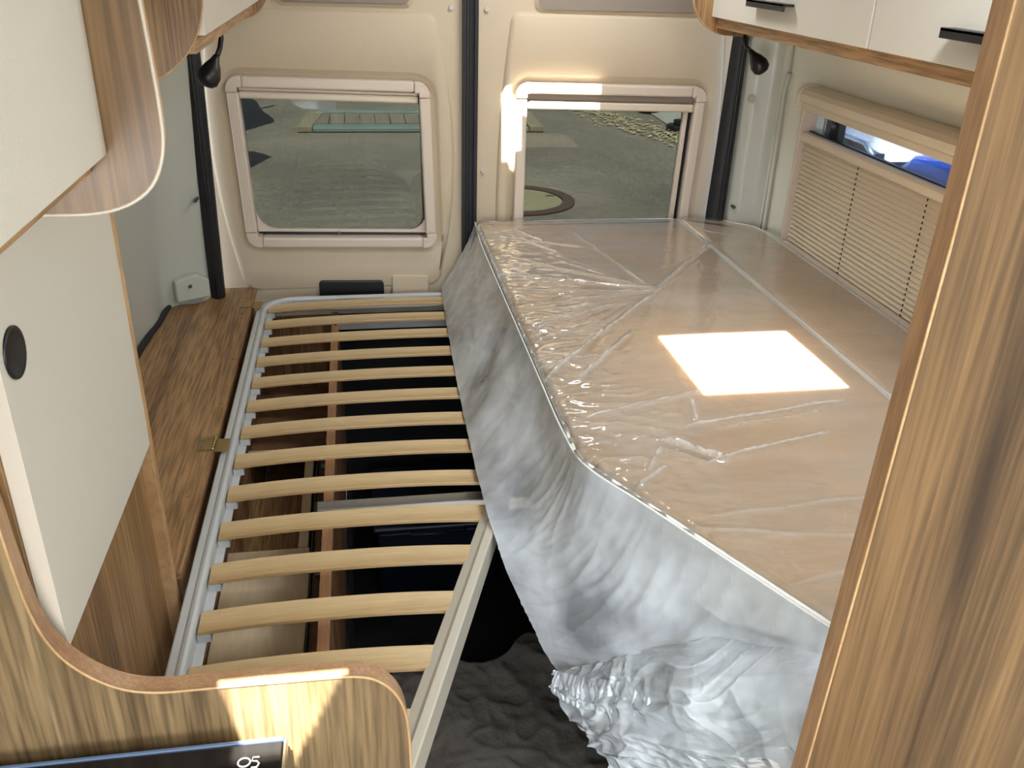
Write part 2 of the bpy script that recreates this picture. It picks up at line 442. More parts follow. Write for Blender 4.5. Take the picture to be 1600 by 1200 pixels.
# right side wall with the recess for the side window
win = [(2.375, 1.476), (.95, 1.476), (.95, .98), (2.375, .98)]        # (y, z) outline of the window unit
wr = MB()
K = dict(axis='x', k=5, m=5)
wr.rings([qring([(2.56, 2.12), (-3.0, 2.12), (-3.0, 0.0), (2.56, 0.0)], .001, 1.205, **K),
          qring([(2.50, 1.60), (.80, 1.60), (.80, .90), (2.50, .90)], .05, 1.208, **K),
          qring([(2.475, 1.553), (.84, 1.553), (.84, .93), (2.475, .93)], .06, 1.214, **K),
          qring([(2.44, 1.528), (.88, 1.528), (.88, .95), (2.44, .95)], .05, 1.240, **K),
          qring([(2.40, 1.498), (.92, 1.498), (.92, .965), (2.40, .965)], .03, 1.246, **K),
          qring(win, .02, 1.248, **K), qring(win, .02, 1.30, **K)])
o = wr.build('wall_right', M['wallright']); o['kind'] = 'structure'
pil = MB()
rows = []
for z in (0, .9, 1.2, 1.5, 1.66, 2.12):
    rows.append([Vector(p + (z,)) for p in ((1.118, 2.60), (1.124, 2.56), (1.15, 2.545), (1.185, 2.54), (1.205, 2.525), (1.212, 2.50), (1.206, 2.47))])
pil.grid(rows).build('corner_pillar', M['metalwall'], o)
MB().tube([(1.213, 2.505, .95), (1.214, 2.503, 1.3), (1.212, 2.50, 1.44), (1.205, 2.47, 1.50)], .008, 8).build('pressed_ridge', M['metalwall'], o)
MB().cyl((1.135, 1.42), .010, 'y', 2.535, 2.55, 14).build('screw_cap', M['screw'], o)
MB().cyl((1.128, 1.10), .005, 'y', 2.54, 2.56, 12).build('screw', M['screwmetal'], o)
# floor-to-roof front bulkhead parts around the windscreen opening
fb = MB().box(-.62, 1.30, -3.04, -3.0, 0, .9).box(-.62, 1.30, -3.04, -3.0, 1.8, 2.12)
fb.build('wall_front', M['wallcream'])['kind'] = 'structure'

# outer body skin round the rear doors
bs = MB().box(-.64, -.44, 2.66, 2.70, -.1, 2.16).box(1.12, 1.32, 2.66, 2.70, -.1, 2.16)
bs.build('wall_back', M['metalwall'])['kind'] = 'structure'

# ------------------------------------------------------------------ rear doors with their windows
def rear_door(name, wname, outer, bulge, frame_c, recess_c, pane_c, slab, has_screen):
    d = struct(name, (sum(slab[:2]) / 2, 2.66, .84))
    ring = dict(axis='y', k=6, m=6)
    # flat skin behind
    x0, x1 = slab
    sk = MB(); full = [(x0, 2.12), (x1, 2.12), (x1, .10), (x0, .10)]
    sk.rings([qring(full, .001, 2.652, **ring), qring(recess_c, .04, 2.652, **ring), qring(recess_c, .04, 2.70, **ring), qring(full, .001, 2.70, **ring), qring(full, .001, 2.652, **ring)], smooth=False)
    sk.build('door_skin', M['trim'], d)
    # moulded trim panel, window recess sunk into it
    tp = MB()
    o1 = qring(offq(outer, .004), [.03, .03, .05, .05], 2.652, bulge=bulge, **ring)
    o2 = qring(offq(outer, .001), [.03, .03, .05, .05], 2.645, bulge=bulge, **ring)
    o3 = qring(offq(outer, -.006), [.03, .03, .05, .05], 2.641, bulge=bulge, **ring)
    r1 = qring(offq(recess_c, .009), .07, 2.640, **ring)
    r2 = qring(offq(recess_c, .004), .062, 2.643, **ring)
    r3 = qring(offq(recess_c, -.002), .058, 2.652, **ring)
    r4 = qring(offq(frame_c, .001), .05, 2.656, **ring)
    r5 = qring(offq(frame_c, -.02), .03, 2.658, **ring)
    tp.rings([o1, o2, o3, r1, r2, r3, r4, r5])
    tp.build('trim_panel', M['trim'], d)
    # window unit
    wn = struct(wname, (sum(p[0] for p in frame_c) / 4, 2.64, sum(p[1] for p in frame_c) / 4))
    fo = frame_c; w_ = .031
    TL, TR, BR, BL = [Vector(p) for p in fo]
    iTL, iTR, iBR, iBL = TL + Vector((w_, -w_)), TR + Vector((-w_, -w_)), BR + Vector((-w_, w_)), BL + Vector((w_, w_))
    bars = [(TL, TR, iTR, iTL), (TR, BR, iBR, iTR), (BR, BL, iBL, iBR), (BL, TL, iTL, iBL)]
    for a, b, c_, e_ in bars:
        u = (b - a).normalized(); cut = .043
        a2, b2 = a + u * cut, b - u * cut
        n_ = (e_ - a); n_ -= u * n_.dot(u); c2, e2 = b2 + n_, a2 + n_
        MB().prism([tuple(a2), tuple(b2), tuple(c2), tuple(e2)], 'y', 2.622, 2.668).build('frame_bar', M['frame'], wn, .006, 3)
    for q, s1, s2 in ((TL, 1, -1), (TR, -1, -1), (BR, -1, 1), (BL, 1, 1)):
        L = .0435; R = .036; pts = []
        cen = q + Vector((s1 * R, s2 * R))
        a0 = math.atan2(-s2, 0); 
        for t in range(9):
            th = t / 8 * pi / 2
            pts.append(tuple(cen + Vector((-s1 * cos(th) * R, -s2 * sin(th) * R))))
        pts.append(tuple(q + Vector((s1 * L, 0)))); pts.append(tuple(q + Vector((s1 * L, s2 * w_))))
        pts.append(tuple(q + Vector((s1 * w_, s2 * w_)))); pts.append(tuple(q + Vector((s1 * w_, s2 * L)))); pts.append(tuple(q + Vector((0, s2 * L))))
        MB().prism(pts, 'y', 2.6205, 2.668).build('corner_cap', M['frame'], wn, .003, 2)
    # retracted blind rail across the top
    zt = iTL.y
    xa, xb = iTL.x + .002, iTR.x - .002
    dz = iTR.y - iTL.y
    def rail(n_, z0, z1, y0, y1, mat, bev=.002):
        MB().add([(xa, y, z) for y in (y0, y1) for z in (zt - z0, zt - z1)] + [(xb, y, z + dz) for y in (y0, y1) for z in (zt - z0, zt - z1)],
                 [(0, 1, 3, 2), (4, 6, 7, 5), (0, 4, 5, 1), (2, 3, 7, 6), (0, 2, 6, 4), (1, 5, 7, 3)]).build(n_, mat, wn, bev)
    if has_screen:
        rail('screen_rail', .001, .009, 2.638, 2.66, M['frame']); rail('blind_rail', .0095, .030, 2.632, 2.662, M['blindrail'], .005)
    else:
        rail('screen_rail', .001, .020, 2.645, 2.66, M['slot']); rail('blind_rail', .0205, .044, 2.632, 2.662, M['blindrail'], .005)
    # glass and outer gasket
    pane = MB(); pc = pane_c
    pane.prism([tuple(p) for p in offq(pc, .012)], 'y', 2.672, 2.676)
    pane.build('pane', M['tint'], wn)
    gs = MB(); gs.rings([qring(offq(frame_c, -.004), .03, 2.664, **ring), qring(offq(frame_c, -.004), .03, 2.70, **ring), qring(pc, .045, 2.70, **ring), qring(pc, .045, 2.664, **ring), qring(offq(frame_c, -.004), .03, 2.664, **ring)], smooth=False)
    gs.build('gasket', M['blackplastic'], wn)
    return d, wn, (iTL, iTR, iBR, iBL)


LF = [(-.353, 1.463), (.205, 1.450), (.222, .966), (-.337, .979)]
LR = [(-.366, 1.478), (.220, 1.464), (.237, .951), (-.352, .964)]
LP = [(-.321, 1.420), (.178, 1.412), (.184, 1.004), (-.312, 1.013)]
d1, w1, iq = rear_door('door_1', 'window_1', [(-.392, 1.632), (.226, 1.626), (.236, .84), (-.362, .84)], (.0, .042, 0, .032), LF, LR, LP, (-.455, .299), True)
RF = [(.456, 1.450), (1.029, 1.441), (1.012, .958), (.456, .966)]
RR = [(.442, 1.464), (1.044, 1.455), (1.028, .944), (.442, .951)]
RP = [(.487, 1.400), (.985, 1.392), (.972, .995), (.487, 1.003)]
d2, w2, _ = rear_door('door_2', 'window_2', [(.440, 1.632), (1.066, 1.624), (1.062, .84), (.412, .84)], (.0, .022, 0, .016), RF, RR, RP, (.343, 1.118), False)
# lower frame details of window 1: sill rail, screw, small corner braces of the fly screen
MB().prism([(iq[3].x, iq[3].y + .010), (iq[2].x, iq[2].y + .010), (iq[2].x, iq[2].y + .019), (iq[3].x, iq[3].y + .019)], 'y', 2.648, 2.66).build('sill_rail', M['frame'], w1, .002)
MB().cyl((-.07, 1.013), .004, 'y', 2.643, 2.65, 12).build('screw', M['screwmetal'], w1)
for sx, q in ((1, iq[3]), (-1, iq[2])):
    pts = [(q.x, q.y + .018), (q.x, q.y + .07)] + [(q.x + sx * (.055 - .055 * cos(t * pi / 16) ), q.y + .073 - .055 * sin(t * pi / 16)) for t in range(1, 9)] + [(q.x + sx * .06, q.y + .018)]
    MB().prism(pts, 'y', 2.652, 2.66).build('corner_brace', M['frame'], w1, .0005)
# slim dark track + inner bar on window 2's right side
MB().prism([(.988, 1.372), (.9925, 1.372), (.9805, .99), (.975, .99)], 'y', 2.642, 2.66).build('track_seal', M['blackplastic'], w2)
MB().prism([(.972, 1.372), (.986, 1.372), (.974, .99), (.958, .99)], 'y', 2.646, 2.662).build('track_bar', M['frame'], w2, .002)
# flat pockets high on both doors
for d, a, b, z0 in ((d1, -.20, .158, 1.650), (d2, .512, 1.02, 1.642)):
    MB().rings([qring([(a - .01, 1.76), (b + .01, 1.76), (b + .01, z0 - .01), (a - .01, z0 - .01)], .03, 2.650), qring([(a, 1.75), (b, 1.75), (b, z0 - .001), (a, z0 - .001)], .025, 2.641)], smooth=False).build('pocket_rim', M['trim'], d)
    MB().prism([(p.x, p.z) for p in qring([(a, 1.75), (b, 1.75), (b, z0), (a, z0)], .025, 0)], 'y', 2.6425, 2.652).build('pocket_back', M['slot'], d)
for x, z, d in ((.269, 1.643, d1), (.272, 1.193, d1), (.368, 1.640, d2), (.364, 1.193, d2)):
    MB().cyl((x, z), .0075, 'y', 2.646, 2.654, 16).build('screw_cap', M['screw'], d, .002)
# low on door 1: black pull slot and a small moulded badge recess
MB().prism([(p.x, p.z) for p in qring([(-.140, .866), (.056, .861), (.056, .80), (-.140, .80)], .012, 0)], 'y', 2.632, 2.646).build('pull_slot', M['blackplastic'], d1, .003)
MB().rings([qring([(.080, .878), (.196, .874), (.196, .80), (.080, .80)], .01, 2.6405), qring([(.084, .874), (.192, .870), (.192, .80), (.084, .80)], .01, 2.634), ], smooth=False, cap1=True).build('moulded_step', M['trim'], d1)
# black seals: between the doors and down both jambs
sc_ = MB().box(.299, .309, 2.63, 2.70, .1, 2.12).box(.333, .343, 2.63, 2.70, .1, 2.12).box(.309, .333, 2.645, 2.70, .1, 2.12)
o = sc_.build('trim_1', M['black']); o['kind'] = 'structure'
MB().box(.3095, .3185, 2.634, 2.646, .1, 2.12).build('seal_lip', M['blackplastic'], o, .002)
for nm, x0s in (('trim_2', [(-.466, -.398, 1.75), (-.462, -.398, 1.48), (-.456, -.403, 1.2), (-.452, -.409, .87), (-.445, -.412, .5)]),
                ('trim_3', [(1.077, 1.122, 1.75), (1.074, 1.118, 1.59), (1.066, 1.117, 1.3), (1.060, 1.116, 1.088), (1.058, 1.114, .6)])):
    m = MB(); rings_ = []
    for a, b, z in x0s:
        c, h = (a + b) / 2, (b - a) / 2; ring = []
        for k in range(14):
            th = 2 * pi * k / 14
            ring.append(Vector((c + h * cos(th) * (1.0 - .12 * cos(3 * th)), 2.585 + .026 * sin(th), z)))
        rings_.append(ring)
    m.rings(rings_, cap0=True, cap1=True)
    o = m.build(nm, M['black']); o['kind'] = 'structure'
    a, b, z = zip(*x0s)
    MB().tube([(a_ * .42 + b_ * .58, 2.561, z_) for a_, b_, z_ in x0s], .006, 6).build('seal_lip', M['blackplastic'], o)

# ------------------------------------------------------------------ side window with pleated blind
w3 = struct('window_3', (1.22, 1.66, 1.07))
def sweep_y(prof, y0, y1):       # prof in (x,z)
    return MB().prism(prof, 'y', y0, y1)
cas = [(1.248, 1.482), (1.214, 1.480), (1.200, 1.474), (1.192, 1.462), (1.192, 1.446), (1.198, 1.441), (1.248, 1.441)]
sweep_y(cas, .96, 2.362).build('blind_cassette', M['cassette'], w3, .002)
sweep_y([(1.248, 1.4405), (1.204, 1.4405), (1.202, 1.436), (1.206, 1.420), (1.214, 1.417), (1.248, 1.417)], .96, 2.352).build('cassette_lip', M['blindrail'], w3, .002)
MB().prism([(1.25, 1.486), (1.212, 1.484), (1.194, 1.474), (1.188, 1.46), (1.188, 1.43), (1.20, 1.415), (1.25, 1.415)], 'y', 2.3625, 2.371).build('end_cap', M['cassette'], w3, .002)
sweep_y([(1.240, 1.362), (1.212, 1.362), (1.208, 1.356), (1.208, 1.340), (1.214, 1.336), (1.240, 1.336)], .965, 2.352).build('blind_rail', M['blindrail'], w3, .002)
MB().box(1.232, 1.242, .965, 2.350, 1.3622, 1.3655).build('rail_seal', M['blackplastic'], w3)
MB().box(1.204, 1.25, 2.352, 2.362, .98, 1.44).build('guide_rail', M['frame'], w3, .002)
MB().box(1.204, 1.25, .95, .965, .98, 1.44).build('guide_rail', M['frame'], w3, .002)
# pleats: each fold its own part
zt, zb, npl = 1.336, 1.052, 22
ph = (zt - zb) / npl
me0 = None
for i in range(npl):
    z = zt - i * ph
    mb = MB().prism([(1.2275, z), (1.2195, z - ph * .62), (1.2275, z - ph), (1.2285, z - ph), (1.2207, z - ph * .62), (1.2285, z)], 'y', .97, 2.349)
    if me0 is None:
        o = mb.build('pleat', M['blind'], w3, loc=(1.2345, 1.66, z)); me0 = o.data
    else:
        o = bpy.data.objects.new('pleat', me0); COL.objects.link(o); o.parent = w3; o.location = Vector((1.2345, 1.66, z)) - wloc(w3)
MB().box(1.204, 1.25, .965, 2.352, 1.034, 1.052).build('sill_rail', M['frame'], w3, .002)
# dashed stitch holes: cord showing at every valley
for yc in (2.045, 1.745, 1.445):
    m = MB()
    for i in range(npl):
        z = zt - i * ph - ph * .52
        m.box(1.2178, 1.2196, yc - .0013, yc + .0013, z - ph * .25, z + ph * .2)
    m.build('blind_cord', M['blackplastic'], w3)
MB().box(1.285, 1.289, .95, 2.375, .98, 1.49).build('pane', M['tint2'], w3)
MB().box(1.270, 1.30, 2.285, 2.31, .98, 1.49).build('pane_frame', M['blackplastic'], w3, .002)
MB().box(1.262, 1.30, 2.322, 2.335, .98, 1.49).build('pane_track', M['alu'], w3, .001)
MB().box(1.262, 1.284, 2.250, 2.285, .98, 1.49).build('pane_gasket', M['blackplastic'], w3, .003)
MB().cyl((2.268, 1.392), .006, 'x', 1.252, 1.264, 12).build('screw', M['screwmetal'], w3)


# ================================================================== FURNITURE
def arc(cx, cz, r, a0, a1, n=8):
    return [(cx + r * cos(radians(a0 + (a1 - a0) * i / n)), cz + r * sin(radians(a0 + (a1 - a0) * i / n))) for i in range(n + 1)]


def smoothpoly(pts, it=2):
    for _ in range(it):
        q = []
        for i in range(len(pts) - 1):
            a, b = Vector(pts[i]), Vector(pts[i + 1])
            q += [a * .75 + b * .25, a * .25 + b * .75]
        pts = [Vector(pts[0])] + q + [Vector(pts[-1])]
    return [tuple(p) for p in pts]


def edged_panel(root, edge_pts, closing, y0, y1, mat, emat, lipmat, ename='edge_band'):
    """panel lying across y with an edge band following edge_pts"""
    MB().prism(list(edge_pts) + list(closing), 'y', y0 + .0004, y1 - .0004).build('panel', mat, root)
    # band: offset strip a hair proud of the panel
    P = [Vector(p) for p in edge_pts]; outp = []
    for i, p in enumerate(P):
        t = (P[min(i + 1, len(P) - 1)] - P[max(i - 1, 0)]).normalized(); n_ = Vector((-t.y, t.x)) * ename_sign[0]
        outp.append(p + n_ * .0016)
    m = MB(); rr = []
    for p, q in zip(P, outp):
        rr.append([Vector((p.x, y0, p.y)), Vector((q.x, y0 + .001, q.y)), Vector((q.x, y1 - .001, q.y)), Vector((p.x, y1, p.y))])
    m.rings(rr, smooth=False, cap0=True, cap1=True)
    m.build(ename, emat, root)
    # thin pale front line of the band
    m = MB(); m.tube([(q.x, y0 + .0006, q.y) for q in outp], .0016, 6); m.build('edge_line', lipmat, root)


ename_sign = [1]
# ---- wavy low partition beside the hob
wv = smoothpoly([(-.597, 1.60), (-.40, 1.50), (-.366, 1.42), (-.360, 1.32), (-.357, 1.24), (-.352, 1.175), (-.338, 1.125), (-.312, 1.090), (-.280, 1.066), (-.245, 1.057), (-.20, 1.057), (-.12, 1.056), (-.06, 1.055), (-.030, 1.054), (-.008, 1.046), (.010, 1.026), (.021, .998), (.025, .96), (.026, .90), (.026, .5), (.026, 0.005)])
t = thing('low_partition', 'oak-look low partition with wavy rounded top edge behind the black hob glass', 'partition', (-.2, .785, 0))
ename_sign[0] = 1
edged_panel(t, wv, [(-.598, .005)], .770, .796, M['oak_z2'], M['edge2'], M['edge'])

# ---- kitchen hob on its cabinet
t = thing('hob_unit', 'black glass kitchen hob with white printed mark in front of the low partition', 'hob', (-.34, .5, 0))
part('cabinet_body', M['white'], t, (-.598, -.125, .10, .7505, .005, .985), .002)
part('worktop', M['hob'], t, (-.598, -.112, .08, .7535, .9852, .994), .002)
part('glass_top', M['hob'], t, (-.595, -.1135, .09, .742, .9942, 1.000), .0022, 3)
part('glass_rim', M['bluegrey'], t, (-.595, -.1135, .7422, .7465, .994, 1.0015), .001)
part('side_trim', M['steel'], t, (-.1133, -.1098, .08, .7465, .985, 1.0008), .001)
def glyph(pts):
    return MB().tube([(x, y, 1.0003) for x, y in pts], .0011, 6)
g1 = [(-.1535 + .0065 * cos(a), .7165 + .0058 * sin(a)) for a in [radians(d) for d in range(-150, 211, 20)]]
glyph(g1).build('printed_mark', M['lettering'], t)
glyph([(-.1375, .7215), (-.1445, .7220), (-.1455, .7175), (-.1400, .7165), (-.1375, .713), (-.1395, .7085), (-.1455, .7085)]).build('printed_mark', M['lettering'], t)

# ---- tall cabinet (left) with white door
t = thing('tall_cabinet', 'tall oak-look cabinet with a white lower door and round black finger pull', 'cabinet', (-.46, 1.03, 0))
MB().box(-.585, -.3535, .80, 1.247, .005, 1.53).build('body', M['oak_z'], t, .001)
MB().box(-.585, -.335, 1.2475, 1.265, .005, 1.53).build('end_panel', M['edge'], t, .001)
dr = MB().box(-.3532, -.335, .806, 1.246, 1.103, 1.528).build('door', M['white'], t, .0015)
MB().box(-.3534, -.3345, .803, .8058, 1.103, 1.528).build('door_edge', M['whiteedge'], dr, .0008)
m = MB(); R_ = .023
rr = []
for r_, x in ((.026, -.3348), (.026, -.3325), (.0215, -.3325), (.0195, -.3342), (.001, -.3342)):
    rr.append([Vector((x, .842 + r_ * cos(2 * pi * k / 28), 1.438 + r_ * sin(2 * pi * k / 28))) for k in range(28)])
m.rings(rr, cap1=True).build('finger_pull', M['blackplastic'], dr)

# ---- near overhead cabinet (top left)
t = thing('near_overhead_cabinet', 'white-fronted overhead cabinet at upper left with rounded oak-look end panel', 'cabinet', (-.40, .45, 1.62))
MB().box(-.585, -.219, -.10, .783, 1.622, 2.115).build('body', M['oak_y'], t, .001)
MB().box(-.2185, -.204, -.10, .781, 1.637, 2.10).build('door', M['white'], t, .0015)
ep = smoothpoly([(-.168, 2.11), (-.166, 1.95), (-.165, 1.78), (-.162, 1.72), (-.160, 1.675), (-.161, 1.640), (-.172, 1.612), (-.192, 1.596), (-.220, 1.588), (-.26, 1.588), (-.35, 1.588), (-.585, 1.588)])
ename_sign[0] = 1
edged_panel(t, ep, [(-.585, 2.11)], .784, .7995, M['oak_z3'], M['edge'], M['whiteedge'])

# ---- rear left overhead cabinet
def overhead(label, side, xf, xw, y0, y1, zb, doors, near_prof, far_prof, handle_y, group='rear overhead cabinets'):
    s = side
    t = thing('overhead_cabinet', label, 'cabinet', ((xf + xw) / 2, (y0 + y1) / 2, zb), group)
    a, b = sorted((xf + s * .016, xw)); MB().box(a, b, y0 + .016, y1 - .016, zb + .002, 2.11).build('body', M['oak_y'], t, .001)
    a, b = sorted((xf, xf + s * .0155)); MB().box(a, b, y0 + .016, y1 - .016, zb, zb + .026).build('bottom_rail', M['oak_y'], t, .001)
    for (da, db, hy) in doors:
        a, b = sorted((xf - s * .016, xf + s * .001))
        d = MB().box(a, b, da, db, zb + .0265, 2.09).build('door', M['white'], t, .0015)
        if hy:
            h0, h1 = hy
            a, b = sorted((xf - s * .0165, xf - s * .042))
            h = MB().box(a, b, h0, h1, zb + .078, zb + .0835)
            a2, b2 = sorted((xf - s * .0370, xf - s * .042)); h.box(a2, b2, h0, h1, zb + .068, zb + .0835)
            h.build('handle', M['handle'], d, .001)
    ename_sign[0] = -s if s > 0 else 1
    for pr, ya, yb in ((near_prof, y0, y0 + .0155), (far_prof, y1 - .0155, y1)):
        if pr:
            edged_panel(t, pr, [(xw, 2.11)], ya, yb, M['oak_z'], M['edge'], M['edge'])
    return t

nearL = smoothpoly([(-.215, 2.11), (-.217, 1.80), (-.2185, 1.72), (-.226, 1.685), (-.238, 1.658), (-.260, 1.629), (-.296, 1.603), (-.35, 1.592), (-.42, 1.59), (-.585, 1.59)])
farL = smoothpoly([(-.195, 2.11), (-.197, 1.75), (-.200, 1.69), (-.207, 1.662), (-.224, 1.640), (-.25, 1.628), (-.285, 1.618), (-.35, 1.612), (-.585, 1.612)])
overhead('white-doored rear overhead cabinet on the left above the oak ledge', -1, -.238, -.53, 1.485, 2.42, 1.638, [(1.502, 2.404, (1.85, 2.05))], nearL, farL, None)
farR = smoothpoly([(.868, 2.11), (.870, 1.75), (.878, 1.68), (.893, 1.650), (.914, 1.627), (.948, 1.609), (.985, 1.604), (1.07, 1.604), (1.20, 1.604)])
overhead('long white-doored overhead cabinet with black bar handles above the blind', 1, .945, 1.195, .30, 2.418, 1.622, [(1.6135, 2.402, (1.93, 2.13)), (.80, 1.6065, (1.13, 1.362))], None, farR, None)

# ---- right tall partition
t = thing('tall_partition', 'tall oak-look partition panel at right with a pale vertical edge band', 'partition', (.8, .6, 0))
rp = [(.4345, 0.005), (.4345, 1.0), (.443, 1.30), (.4495, 1.60), (.4505, 1.78), (.4505, 2.115)]
MB().prism(rp[:1] + [(p[0], p[1]) for p in rp[1:]] + [(1.195, 2.115), (1.195, .005)], 'y', .6004, .6236).build('panel', M['oak_z3'], t)
m = MB(); rr = []
for x, z in rp:
    rr.append([Vector(p) for p in ((x, .6, z), (x - .0016, .601, z), (x - .0016, .623, z), (x, .624, z))])
m.rings(rr, smooth=False, cap0=True, cap1=True).build('edge_band', M['edge2'], t)
m = MB(); m.tube([(x - .0008, .6004, z) for x, z in rp], .0014, 6).build('edge_line', M['edge'], t)

# ---- ledge beside the bed
lp = smoothpoly([(-.327, 1.267), (-.327, 2.0), (-.329, 2.64)], 0)
led = [(-.327, 1.267), (-.328, 2.655), (-.405, 2.655), (-.428, 2.65), (-.437, 2.622), (-.465, 2.548), (-.490, 2.528), (-.530, 2.524), (-.556, 2.522), (-.568, 2.30), (-.572, 1.267)]
t = thing('side_ledge', 'oak-look ledge board between the left wall and the slatted bed', 'shelf', (-.45, 1.95, .83))
MB().prism(led, 'z', .829, .845).build('board', M['oak_y'], t, .0015)
MB().box(-.348, -.332, 1.267, 2.60, .30, .8288).build('front_support', M['oak_dark'], t)
MB().tube([(-.580, 1.27, .847), (-.578, 2.15, .847), (-.570, 2.30, .847), (-.561, 2.40, .847), (-.558, 2.52, .847)], .0085, 8).build('edge_seal', M['black'], t)
for x, y in ((-.349, 2.437), (-.337, 2.129), (-.338, 1.883), (-.552, 2.385), (-.35, 1.50)):
    MB().cyl((x, y), .0055, 'z', .845, .8465, 12).build('screw_cap', M['oak_y'], t)

# ================================================================== BED BASE
bed = thing('slatted_bed_base', 'grey steel bed frame with curved birch slats in the left half', 'bed', (0.02, 1.6, .83))
# C-shaped rail swept along the plan outline
XR, YB = -.3165, 2.600
plan = [(XR, .80)] + [(XR, .80 + i * .3) for i in range(1, 6)] + [(XR, 2.43)]
for i in range(0, 9):
    a = pi - i / 8 * pi / 2
    plan.append((XR + .115 + .115 * cos(a), 2.485 + .115 * sin(a)))
plan += [(0.0, YB), (.2, YB), (.375, YB)]
for i in range(1, 8):
    a = pi / 2 - i / 8 * pi / 2
    plan.append((.375 + .115 * cos(a), 2.485 + .115 * sin(a)))
plan += [(.49, 2.4), (.49, 2.15)]


def sweep_plan(plan, prof, name, mat, parent, close_caps=True):
    """prof: (inward, z) closed loop; inward = to the right of travel"""
    rr = []
    for i, p in enumerate(plan):
        a = Vector(plan[max(i - 1, 0)]); b = Vector(plan[min(i + 1, len(plan) - 1)]); tdir = (b - a).normalized()
        n_ = Vector((tdir.y, -tdir.x))
        rr.append([Vector((p[0] + n_.x * q[0], p[1] + n_.y * q[0], q[1])) for q in prof])
    return MB().rings(rr, smooth=False, cap0=True, cap1=True).build(name, mat, parent, .0012, 2)


railprof = [(0, .792), (0, .829), (.002, .8315), (.014, .8325), (.018, .836), (.023, .838), (.028, .836), (.030, .830), (.030, .806), (.044, .8045), (.044, .8015), (.0265, .8015), (.0265, .792)]
sweep_plan(plan, railprof, 'side_rail', M['greyrail'], bed)
# diagonal rail at the cut corner
diag = [(.0135, .772), (.0405, .85), (.2085, 1.328), (.36, 1.76), (.485, 2.10)]
dv = (Vector(diag[2]) - Vector(diag[1])).normalized()
diagprof = [(-.033, .829), (-.033, .812), (-.001, .812), (-.001, .790), (.0, .786), (.003, .784), (.003, .838), (.0, .8405), (-.012, .8405), (-.014, .837), (-.018, .8335)]
sweep_plan(diag, [(q[0], q[1]) for q in diagprof], 'diagonal_rail', M['greige'], bed)
# slats
k = 0
sl_y = [2.49 - .1235 * i for i in range(14)]
for i, y in enumerate(sl_y):
    # right end where the slat meets the right rail / diagonal rail
    yc = y + .024
    xr = .462
    if yc < 2.06:
        tt = (yc - .85) / (1.328 - .85); xr = .0405 + tt * .168 - .022
    xl = XR + .031 + .002
    n_ = 14; top = []; bot = []; L = xr - xl; full = .74
    rows_ = []
    for j in range(n_ + 1):
        x = xl + L * j / n_; u = (x - xl) / max(L, .01)
        rise = .012 * (1 - abs(2 * u - 1) ** 2.2) * min(1, L / .55)
        z = .829 + rise
        hw = .0245
        rows_.append([Vector((x, yc - hw, z - .008)), Vector((x, yc + hw, z - .008)), Vector((x, yc + hw, z)), Vector((x, yc - hw, z))])
    MB().rings(rows_, smooth=False, cap0=True, cap1=True).build('slat', M['slat'], bed, .0016, 2, loc=(xl, yc, .829))
# rubber slat holders under the ends
for y in sl_y:
    MB().box(XR + .031, XR + .052, y + .002, y + .046, .8055, .8205).build('slat_holder', M['greyrail'], bed)
# brass hinges joining frame and ledge
for y in (2.512, 1.696):
    h = MB().box(-.360, -.331, y - .028, y + .028, .8455, .8475).build('hinge', M['brass'], bed, .0006)
    MB().box(-.3265, -.300, y - .026, y + .026, .840, .842).build('hinge_leaf', M['brass'], h, .0006)
    m = MB()
    for q in range(5): m.tube([(-.3290, y - .028 + q * .0115, .8468), (-.3290, y - .0175 + q * .0115, .8468)], .0034, 8)
    m.build('hinge_knuckles', M['brass'], h)
    for sx, sy in ((-.352, -.016), (-.342, .016), (-.352, .012)):
        MB().cyl((sx, y + sy), .0033, 'z', .8475, .849, 10).build('screw', M['zinc'], h)
# perforated catch plate on the back rail
m = MB().box(-.087, .053, 2.5655, 2.569, .809, .831).build('catch_plate', M['zinc'], bed, .0006)
for q in range(7):
    MB().box(-.078 + q * .0185, -.068 + q * .0185, 2.5635, 2.5655, .822, .8255).build('catch_tooth', M['screw'], m)

# aluminium cross bars under the slats
for lb, x0, x1, y, zt in (('shorter silver aluminium cross bar under the front slats', -.118, .60, 1.50, .801), ('silver aluminium cross bar at the rear end under the slats', -.094, .60, 2.505, .79)):
    t = thing('cross_bar', lb, 'metal bar', ((x0 + x1) / 2, y, .77))
    MB().box(x0 + .004, x1, y - .013, y + .019, zt - .03, zt).build('bar', M['alu'], t, .002)
    MB().box(x0, x0 + .0035, y - .015, y + .021, zt - .033, zt - .001).build('end_cap', M['blackplastic'], t, .001)

# ---- storage compartments under the bed
t = thing('storage_box', 'oak-look storage compartment with pale plywood lids under the slats', 'storage box', (-.2, 1.7, 0))
MB().box(-.103, -.086, .80, 2.60, .30, .772).build('divider_board', M['oak_dark'], t)
MB().box(-.1045, -.0845, .80, 2.60, .7722, .776).build('divider_edge', M['divider'], t)
MB().box(-.3315, -.104, 2.585, 2.60, .30, .77).build('back_board', M['oak_dark'], t)
MB().box(-.3315, -.104, .80, 2.584, .285, .30).build('bottom_board', M['oak_dark'], t)
